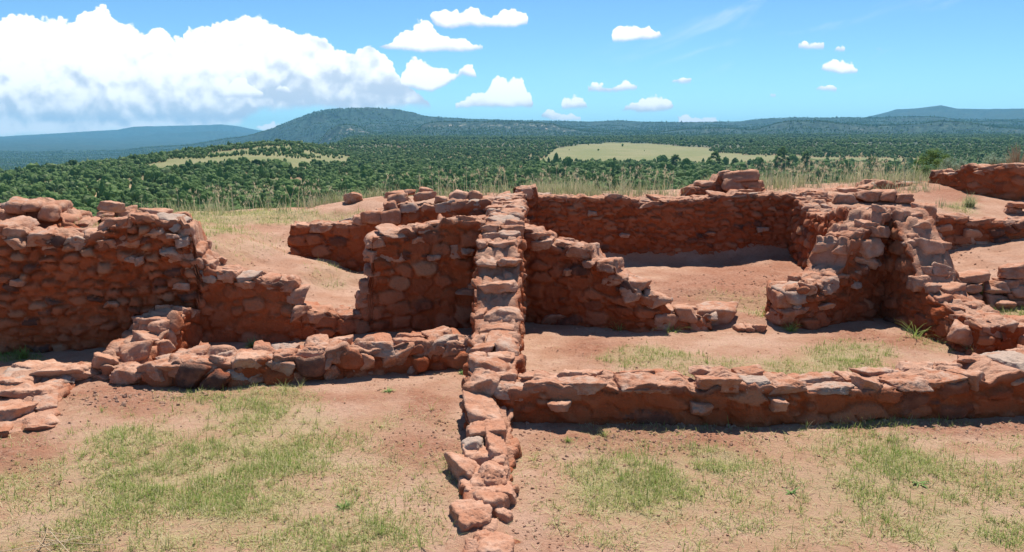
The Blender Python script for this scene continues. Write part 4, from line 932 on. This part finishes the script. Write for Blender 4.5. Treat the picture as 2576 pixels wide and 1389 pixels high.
# ---- single tufts and weeds
def plant(name, label, u, v, z, n, length, width, lean, mat, tone=(0, .6), curl=.35):
    d = ray(u, v)
    zz = z
    for _ in range(8):
        t = (zz - CAM_H) / d[2]
        if z is None or _ >= 0: zz = 0.5 * zz + 0.5 * zg(d[0] * t, d[1] * t)
    p = np.array((d[0] * t, d[1] * t, zz)); r = np.random.default_rng(int(u * 3 + v))
    base = np.stack([r.normal(0, length * .10, n), r.normal(0, length * .10, n), np.full(n, -.006)], -1)
    V, Q, T, tn = blades(base, length * r.uniform(.5, 1.1, n), width * r.uniform(.7, 1.2, n), r.uniform(0, 6.28, n), np.abs(r.normal(lean, .28, n)), r.normal(curl, .15, n), r.uniform(*tone, n))
    o = mk(name, V, [Q, T], mat, None, True, {'tone': tn}); o.location = p; return tag(o, label, 'plant')
plant('grass_tuft', 'sparse green tuft of long blades under the middle of the front wall', 1815, 1058, 0, 12, .20, .008, .7, M_GRASS, (0, .3))
plant('grass_tuft', 'upright green and straw blades leaning on the front wall, beside the sparse tuft', 1880, 1062, 0, 9, .30, .007, .35, M_GRASS, (0, .5))
plant('grass_tuft', 'dense small green tuft on bare soil right of the long wall', 1430, 1112, 0, 60, .07, .004, .6, M_GRASS, (0, .4))
plant('grass_tuft', 'pale wispy tuft on bare soil below the front wall', 1520, 1096, 0, 40, .09, .004, .6, M_GRASS, (.2, .7))
plant('weed', 'low leafy weed beside the left foot of the long wall', 1168, 940, 0, 46, .09, .022, 1.0, M_WEED)
plant('grass_tuft', 'fine green tuft at the foot of the low boulder wall', 1080, 918, 0, 40, .16, .005, .5, M_GRASS, (0, .3))
plant('weed', 'pale rosette weed on bare soil left of the long wall', 978, 985, 0, 60, .09, .010, 1.1, M_WEED, (.3, 1))
plant('weed', 'bright green broad leaved weed in the lower left grass', 868, 1275, 0, 42, .075, .014, 1.15, M_WEED, (.4, 1), .1)
plant('grass_tuft', 'tall green tuft at the foot of the stepped right wall', 1552, 832, 0, 14, .30, .010, .4, M_GRASS, (0, .3))
plant('grass_tuft', 'spreading tuft by the pale boulder, at the end of the stepped wall', 1690, 838, 0, 16, .30, .009, .9, M_GRASS, (0, .4))
plant('grass_tuft', 'dark green clump in the shadow at the doorway gap', 1990, 832, 0, 70, .20, .008, .9, M_GRASS, (0, .35))
plant('grass_tuft', 'long arching blades at the foot of the wall below the corner pier', 2300, 850, 0, 22, .34, .010, .8, M_GRASS, (0, .35))
plant('weed', 'broad leaved weed near the low lumpy boulder wall', 2400, 868, 0, 14, .13, .03, .9, M_WEED, (.5, 1))
plant('grass_tuft', 'straw coloured tuft in front of the low lumpy boulder wall', 2445, 892, 0, 16, .24, .008, .5, M_GRASS, (.4, .9))
plant('weed', 'bushy bluish green weed growing by the dry stone wall', 2478, 768, .2, 130, .34, .022, .35, M_WEED, (.3, .9))
plant('grass_tuft', 'large yellow green tuft on the upper right slope', 2440, 520, 1.0, 130, .34, .010, .55, M_FRINGE, (0, .5))
plant('weed', 'small green weed in the shade of the tall left wall', 640, 872, 0, 60, .14, .016, .9, M_WEED, (.3, 1))
plant('grass_tuft', 'green tuft at the sunlit edge of the shadow, far left room', 60, 902, 0, 130, .16, .007, .6, M_GRASS, (0, .25))
plant('weed', 'low weed with pale leaves in the lower right grass', 2310, 1215, 0, 11, .085, .024, 1.05, M_WEED, (.5, 1))
plant('weed', 'dark leafy weed among the grass, right of centre', 1990, 1240, 0, 26, .075, .014, 1.1, M_WEED, (.2, .8))
plant('grass_tuft', 'brown green tuft at the near edge of the right grass patch', 1670, 1185, 0, 50, .06, .005, .6, M_GRASS, (.1, .5))
plant('weed', 'small silvery plant beside the whitish rock on the bank', 870, 500, 1.0, 40, .22, .03, .6, M_SAGE)
# dry stalks, lower left corner
def stalks():
    t = thing('straw_heap', 'loose heap of long dry stalks lying in the bottom left corner', 'dry stalks', (*onz(150, 1372, 0)[:2], 0.01))
    r = np.random.default_rng(3)
    for k in range(9):
        L = r.uniform(.22, .52); a = r.normal(-.1, .55); x, y = r.normal(0, .10), r.normal(0, .045); zz = r.uniform(.008, .035); nseg = 8
        s = np.linspace(-.5, .5, nseg); bend = r.normal(0, .08)
        P = np.stack([x + s * L * math.cos(a) - bend * s * s * math.sin(a), y + s * L * math.sin(a) + bend * s * s * math.cos(a), zz + s * r.normal(0, .03) + .0 * s], -1)
        rad = r.uniform(.0016, .0032); ang = np.linspace(0, 2 * math.pi, 6)[:-1]
        off = np.stack([-math.sin(a) * np.cos(ang), math.cos(a) * np.cos(ang), np.sin(ang)], -1) * rad
        V = (P[:, None] + off[None]).reshape(-1, 3); i = np.arange(nseg * 5).reshape(nseg, 5)
        F = np.stack([i[:-1], np.roll(i[:-1], -1, 1), np.roll(i[1:], -1, 1), i[1:]], -1).reshape(-1, 4)
        mk('stalk', V, F, M_TWIG, t, True, {'tone': np.full(len(V), r.uniform(0, 1))})
stalks()

# ------------------------------------------------------------------ shrubs on the bank
def clumps(centers, rad, nleaf, size, r, up=.3):
    """many leaf-sized quads round clump centres"""
    n = len(centers) * nleaf; c = np.repeat(centers, nleaf, 0); d = r.normal(0, 1, (n, 3)); d /= np.linalg.norm(d, axis=1)[:, None]
    p = c + d * (np.repeat(rad, nleaf) * r.uniform(.45, 1.05, n))[:, None]
    nr = d + r.normal(0, .55, (n, 3)) + np.array((0, 0, up)); nr /= np.linalg.norm(nr, axis=1)[:, None]
    t = np.cross(nr, r.normal(0, 1, (n, 3))); t /= np.linalg.norm(t, axis=1)[:, None] + 1e-9; b = np.cross(nr, t); s = (size * r.uniform(.6, 1.3, n))[:, None]
    V = np.stack([p - t * s, p + b * s * .6, p + t * s, p - b * s * .6], 1).reshape(-1, 3)
    return V, np.arange(n * 4).reshape(-1, 4)
def shrub(name, label, u, v_base, y, wpx, hpx, mat, seed, wispy=False):
    p = ony(u, v_base, y); z = zg(p[0], p[1]); m = y / FPX; r = np.random.default_rng(seed)
    w, h = wpx * m, hpx * m
    t = thing(name, label, 'shrub', (p[0], p[1], p[2] - .1))
    n = 70; a = r.uniform(0, 6.28, n); q = r.uniform(.1, 1, n) ** .6
    hh = .12 + (h - .1) * r.uniform(.15, 1, n) * (1 - .45 * q ** 2)
    c = np.stack([np.cos(a) * q * w / 2, np.sin(a) * q * w / 2, hh], -1)
    V, F = clumps(c, np.full(n, w * .10), 10 if wispy else 46, w * (.012 if wispy else .022), r, .6)
    mk('foliage', V, F, mat, t, False, {'tone': np.repeat(np.clip(r.normal(.5, .25, len(F)), 0, 1), 4)})
    Vb, Fb = [], []; k = 0
    for e in c[:46]:
        for j in range(3 if wispy else 1):
            tip = e + (r.normal(0, w * .1, 3) if j else 0) + (np.array((0, 0, h * .12)) if wispy else 0)
            P = np.linspace((0, 0, -.05), tip, 5) + r.normal(0, w * .012, (5, 3)); rad = np.linspace(.012, .003, 5); ang = np.linspace(0, 2 * math.pi, 4)[:-1]
            off = np.stack([np.cos(ang), np.sin(ang), 0 * ang], -1)
            Vb.append((P[:, None] + off[None] * rad[:, None, None]).reshape(-1, 3)); i = np.arange(15).reshape(5, 3) + k
            Fb.append(np.stack([i[:-1], np.roll(i[:-1], -1, 1), np.roll(i[1:], -1, 1), i[1:]], -1).reshape(-1, 4)); k += 15
    mk('stem', np.concatenate(Vb), np.concatenate(Fb), M_TWIG if wispy else M_BARK, t, True, {'tone': np.full(k, .3)})
    return t
shrub('sage_bush', 'rounded silver green sage bush behind the upper right wall, by the dark juniper', 2402, 432, 18.3, 62, 46, M_SAGE, 5)
shrub('sage_bush', 'silver green sage bush behind the upper right wall, next to the bare twiggy bush', 2510, 424, 18.0, 66, 46, M_SAGE, 6)
shrub('bare_bush', 'grey bare twiggy bush at the right frame edge, above the slab topped wall', 2562, 424, 17.5, 70, 66, M_SAGE, 7, True)

# ------------------------------------------------------------------ trees
def crown_mesh(seed, kind, nclump, nleaf, leaf):
    """unit tree about 1 high and 0.8 wide: clump centres on a lumpy outline"""
    r = np.random.default_rng(seed); n = nclump
    hh = r.uniform(0, 1, n); a = r.uniform(0, 6.28, n)
    if kind == 'pine': prof = .30 * (1 - hh) ** .75 + .04; z = .16 + .82 * hh
    else: prof = .40 * np.sqrt(np.clip(1 - (hh * 1.02 - .12) ** 2 * 1.15, .03, 1)); z = .08 + .88 * hh
    lob = 1 + .25 * np.sin(a * 3 + seed) * (1 - hh)
    q = r.uniform(.35, 1, n) ** .5
    c = np.stack([np.cos(a) * prof * lob * q, np.sin(a) * prof * lob * q, z], -1)
    V, F = clumps(c, r.uniform(.05, .11, n) * (.7 if kind == 'pine' else 1), nleaf, leaf, r, .35)
    tone = np.repeat(np.repeat(np.clip(r.normal(.42, .18, n), 0, 1), nleaf) + r.normal(0, .06, n * nleaf), 4)
    return V, F, np.clip(tone, 0, 1)
def trunk_mesh(h=.35, rad=.03):
    P = np.stack([np.linspace(0, .01, 4), np.zeros(4), np.linspace(-.05, h, 4)], -1); ang = np.linspace(0, 2 * math.pi, 6)[:-1]
    off = np.stack([np.cos(ang), np.sin(ang), 0 * ang], -1)
    V = (P[:, None] + off[None] * np.linspace(rad, rad * .5, 4)[:, None, None]).reshape(-1, 3); i = np.arange(20).reshape(4, 5)
    return V, np.stack([i[:-1], np.roll(i[:-1], -1, 1), np.roll(i[1:], -1, 1), i[1:]], -1).reshape(-1, 4)
def sky_line():
    """lowest picture row at which far land is still seen past the bank and walls"""
    return ((-100,500),(0,500),(160,520),(170,560),(245,560),(255,515),(330,520),(350,545),(480,525),(740,522),(860,490),(960,490),(1000,480),(1310,466),(1720,462),(1790,440),(1910,430),(1930,450),(2200,430),(2300,425),(2350,408),(2700,400))
def forest_points():
    r = np.random.default_rng(31); out = []
    for r0, r1, area in ((215, 800, 17), (800, 1500, 28), (1500, 3900, 130), (3900, 7600, 330)):
        a0 = R(36); n = int(a0 * (r1 * r1 - r0 * r0) / area)
        rad = np.sqrt(r.uniform(r0 * r0, r1 * r1, n)); a = r.uniform(-a0, a0, n); out.append(np.stack([rad * np.sin(a), rad * np.cos(a)], -1))
    P = np.concatenate(out); x, y = P.T; z, cl = land(x, y)
    md = meadow_mask(x, y, z)
    gap = fbm(np.stack([x, y, 0 * x], -1), .02, 3, .5, 95)
    keep = ((cl < .4) | (r.uniform(0, 1, len(x)) < .35)) & (~md | (r.uniform(0, 1, len(x)) < .002)) & (r.uniform(0, 1, len(x)) < np.where(np.hypot(x, y) < 900, 1.0 - .8 * sstep(.22, .5, gap), 1))
    u, v = project(x, y, z)
    keep &= r.uniform(0, 1, len(x)) > bare_mask(x, y, z) * .9
    band = (u > 440) & (u < 900) & (v < 400) & md                                   # scattered trees in the left meadow
    keep |= band & (r.uniform(0, 1, len(x)) < .75 * (fbm(np.stack([x, y, 0 * x], -1), .012, 2, .5, 96) > .06))
    return x[keep], y[keep], z[keep], u[keep], v[keep]
def lumpy(seed, sub, kind):
    V, F = ICO[sub]; rr = np.random.default_rng(seed)
    c = rr.normal(0, 1, (9, 3)); c /= np.linalg.norm(c, axis=1)[:, None]
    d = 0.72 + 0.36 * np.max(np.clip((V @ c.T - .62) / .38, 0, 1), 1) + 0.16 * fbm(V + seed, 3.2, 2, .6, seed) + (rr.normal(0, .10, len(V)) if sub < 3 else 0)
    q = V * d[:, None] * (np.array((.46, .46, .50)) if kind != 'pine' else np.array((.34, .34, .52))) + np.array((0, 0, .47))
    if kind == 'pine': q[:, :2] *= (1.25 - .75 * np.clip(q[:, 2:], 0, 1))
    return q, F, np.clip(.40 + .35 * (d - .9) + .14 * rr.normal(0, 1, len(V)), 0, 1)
def build_trees():
    r = np.random.default_rng(32)
    x, y, z, u, v = forest_points(); rad = np.hypot(x, y)
    h = (1.2 + 4.4 * r.beta(1.7, 1.8, len(x))) * np.where(r.uniform(0, 1, len(x)) < .07, 1.6, 1.0)
    h = np.where(rad > 1500, h * 1.25, h); h = np.where(rad > 3900, h * 1.5, h)
    tallw = (u > 1340) & (u < 2340) & (rad > 640) & (rad < 1150); h = np.where(tallw & (r.uniform(0, 1, len(x)) < .13), h * r.uniform(1.3, 1.9, len(x)), h)
    vt = project(x, y, z + h)[1]
    sl = np.array(sky_line()); vis = (vt < np.interp(u, sl[:, 0], sl[:, 1])) & (u > -20) & (u < 2596)
    order = np.argsort(np.where(vis, rad / h, 1e9)); near = order[:285]
    protos = {}
    for k, (nm, kind) in enumerate((('juniper_tree', 'round'), ('juniper_tree', 'round'), ('juniper_tree', 'round'), ('pinyon_tree', 'round'), ('pinyon_tree', 'round'), ('pine_tree', 'pine'))):
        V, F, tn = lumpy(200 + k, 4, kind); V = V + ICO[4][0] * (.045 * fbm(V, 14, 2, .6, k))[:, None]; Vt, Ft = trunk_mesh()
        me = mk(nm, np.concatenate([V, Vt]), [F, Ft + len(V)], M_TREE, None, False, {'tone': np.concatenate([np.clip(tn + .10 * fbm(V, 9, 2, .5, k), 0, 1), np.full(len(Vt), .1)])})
        protos[k] = me
    LAB = {'juniper_tree': 'round dark juniper on the wooded plain just beyond the bank', 'pinyon_tree': 'bushy pinyon on the wooded plain just beyond the bank', 'pine_tree': 'narrow pine among the junipers just beyond the bank'}
    used = set()
    for i in near:
        k = int(r.choice(6, p=(.2, .2, .2, .17, .17, .06))); o = protos[k]
        if k in used: o = o.copy(); COL.objects.link(o)
        used.add(k); nm = o.name.split('.')[0]
        o.location = (x[i], y[i], z[i] - .1); s = h[i]; wd = r.uniform(.72, 1.08) if k < 5 else .85
        o.scale = (s * wd, s * wd, s * (1.25 if k == 5 else 1)); o.rotation_euler = (0, 0, r.uniform(0, 6.28))
        tag(o, LAB[nm], 'tree', nm.split('_')[0] + ' trees of the near woodland')
    # the rest of the wood as one mass
    rest = np.ones(len(x), bool); rest[near] = False
    Vs, Fs, tn, n = [], [], [], 0
    def batch(sel, base, Fb, bt=None):
        nonlocal n
        idx = np.nonzero(sel)[0]
        if not len(idx): return
        which = r.integers(0, len(base), len(idx))
        for b in range(len(base)):
            ii = idx[which == b]
            V0 = base[b]; m = len(ii)
            a = r.uniform(0, 6.28, m); ca, sa = np.cos(a), np.sin(a); s = h[ii]; wd = r.uniform(.68, 1.12, m) * s
            X = (V0[None, :, 0] * ca[:, None] - V0[None, :, 1] * sa[:, None]) * wd[:, None] + x[ii][:, None]
            Y = (V0[None, :, 0] * sa[:, None] + V0[None, :, 1] * ca[:, None]) * wd[:, None] + y[ii][:, None]
            Z = V0[None, :, 2] * s[:, None] + z[ii][:, None] - .1
            Vs.append(np.stack([X, Y, Z], -1).reshape(-1, 3)); Fs.append((Fb[b][None] + (np.arange(m) * len(V0))[:, None, None] + n).reshape(-1, Fb[b].shape[1])); n += m * len(V0)
            tt = np.clip(r.normal(.42, .24, m), 0, 1)[:, None] + (bt[b][None] - .42 if bt else r.normal(0, .08, (m, len(V0)))); tn.append(np.clip(tt, 0, 1).ravel())
    base, fb, bt = [], [], []
    for k in range(8):
        V, F, t_ = lumpy(300 + k, 2, 'pine' if k == 4 else 'round'); base.append(V); fb.append(F); bt.append(t_)
    batch(rest & (rad < 800), base, fb, bt)
    base2, fb2, bt2 = [], [], []
    for k in range(8):
        V, F, t_ = lumpy(320 + k, 1, 'pine' if k in (3, 4, 5) else 'round'); base2.append(V); fb2.append(F); bt2.append(t_)
    batch(rest & (rad >= 800) & (rad < 1600), base2, fb2, bt2)
    base3, fb3 = [], []
    for k in range(4):
        V, F = ICO[1]; q = V * (1 + np.random.default_rng(340 + k).normal(0, .16, (len(V), 1))); q = q * np.array((.42, .42, .5)) + np.array((0, 0, .48)); base3.append(q); fb3.append(F)
    batch(rest & (rad >= 1600) & (rad < 3900), base3, fb3)
    O = np.array(((1,0,0),(0,1,0),(-1,0,0),(0,-1,0),(0,0,1.2),(0,0,-.6))); OF = np.array(((0,1,4),(1,2,4),(2,3,4),(3,0,4),(1,0,5),(2,1,5),(3,2,5),(0,3,5)))
    base4 = [O * np.random.default_rng(360 + k).uniform(.7, 1.3, (6, 1)) * .55 + np.array((0, 0, .45)) for k in range(6)]
    batch(rest & (rad >= 3900), base4, [OF] * 6)
    o = mk('forest', np.concatenate(Vs), np.concatenate(Fs), M_TREE, None, False, {'tone': np.concatenate(tn)})
    tag(o, kind='stuff')
build_trees()
def big_tree(name, label, u, v_base, rad, hpx, kind, wf=1.0, seed=1, nclump=60):
    d = ray(u, v_base); t = rad / math.hypot(d[0], d[1]); x, y = d[0] * t, d[1] * t; z = float(land(np.array((x,)), np.array((y,)))[0][0]); h = hpx * rad / FPX
    o = thing(name, label, 'tree', (x, y, z))
    V, F, tn = crown_mesh(seed, kind, nclump, 30, .035); V = V * np.array((h * wf, h * wf, h))
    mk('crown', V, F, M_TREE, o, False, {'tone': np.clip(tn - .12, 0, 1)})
    Vt, Ft = trunk_mesh(.6 if kind == 'pine' else .3, .022); mk('trunk', Vt * h, Ft, M_BARK, o, True, {'tone': np.full(len(Vt), .3)})
    return o
big_tree('pine_tree', 'tall dark pine standing before the big right meadow', 1797, 428, 800, 44, 'pine', 1.5, 401)
big_tree('pine_tree', 'broad pine before the meadow, second from the tall dark pine leftwards', 1700, 425, 800, 36, 'pine', 1.9, 402)
big_tree('pine_tree', 'slim pine just right of the tall dark pine, against the meadow edge', 1848, 432, 800, 30, 'pine', 1.3, 403)
big_tree('pine_tree', 'round topped pine left of the big meadow end, beyond the block of wall', 1965, 432, 780, 56, 'pine', 1.3, 404)
big_tree('pine_tree', 'dark pine between the meadow strip and the tall grass on the right', 2195, 432, 700, 44, 'round', 1.0, 405)
big_tree('pine_tree', 'pine with pointed top before the left end of the big meadow', 1545, 420, 820, 26, 'pine', 1.4, 406)
big_tree('pine_tree', 'pale pine to the right of the round topped pine, over the tall grass', 2025, 434, 760, 48, 'pine', 1.2, 407)
def bank_juniper():
    p = ony(2345, 432, 27); o = thing('juniper_tree', 'dark dense juniper just behind the bank, left of the sage bushes', 'tree', (p[0], 27, p[2] - .6))
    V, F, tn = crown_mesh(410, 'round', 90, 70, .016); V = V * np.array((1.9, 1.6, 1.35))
    mk('crown', V, F, M_TREE, o, False, {'tone': np.clip(tn - .25, 0, 1)}); Vt, Ft = trunk_mesh(.5, .05); mk('trunk', Vt - np.array((0, 0, 1.0)), Ft, M_BARK, o, True, {'tone': np.full(len(Vt), .3)})
bank_juniper()

# ------------------------------------------------------------------ the air
def haze(density=5.6e-5):
    m = bpy.data.materials.new('haze'); m.use_nodes = True; t = m.node_tree; t.nodes.clear(); N = NT(t)
    v = N.n('ShaderNodeVolumePrincipled', ins={'Color': (0.26, 0.68, 1.0, 1), 'Density': density, 'Anisotropy': 0.0})
    N.n('ShaderNodeOutputMaterial', ins={'Volume': v.outputs[0]})
    x0, x1, y0, y1, z0, z1 = -18600, 18600, -18600, 18600, -190, 510
    V = [(x, y, z) for x in (x0, x1) for y in (y0, y1) for z in (z0, z1)]
    o = mk('haze', V, np.array(((0,1,3,2),(4,6,7,5),(0,4,5,1),(2,3,7,6),(0,2,6,4),(1,5,7,3))), m, None, False)
    tag(o, kind='stuff')
haze()
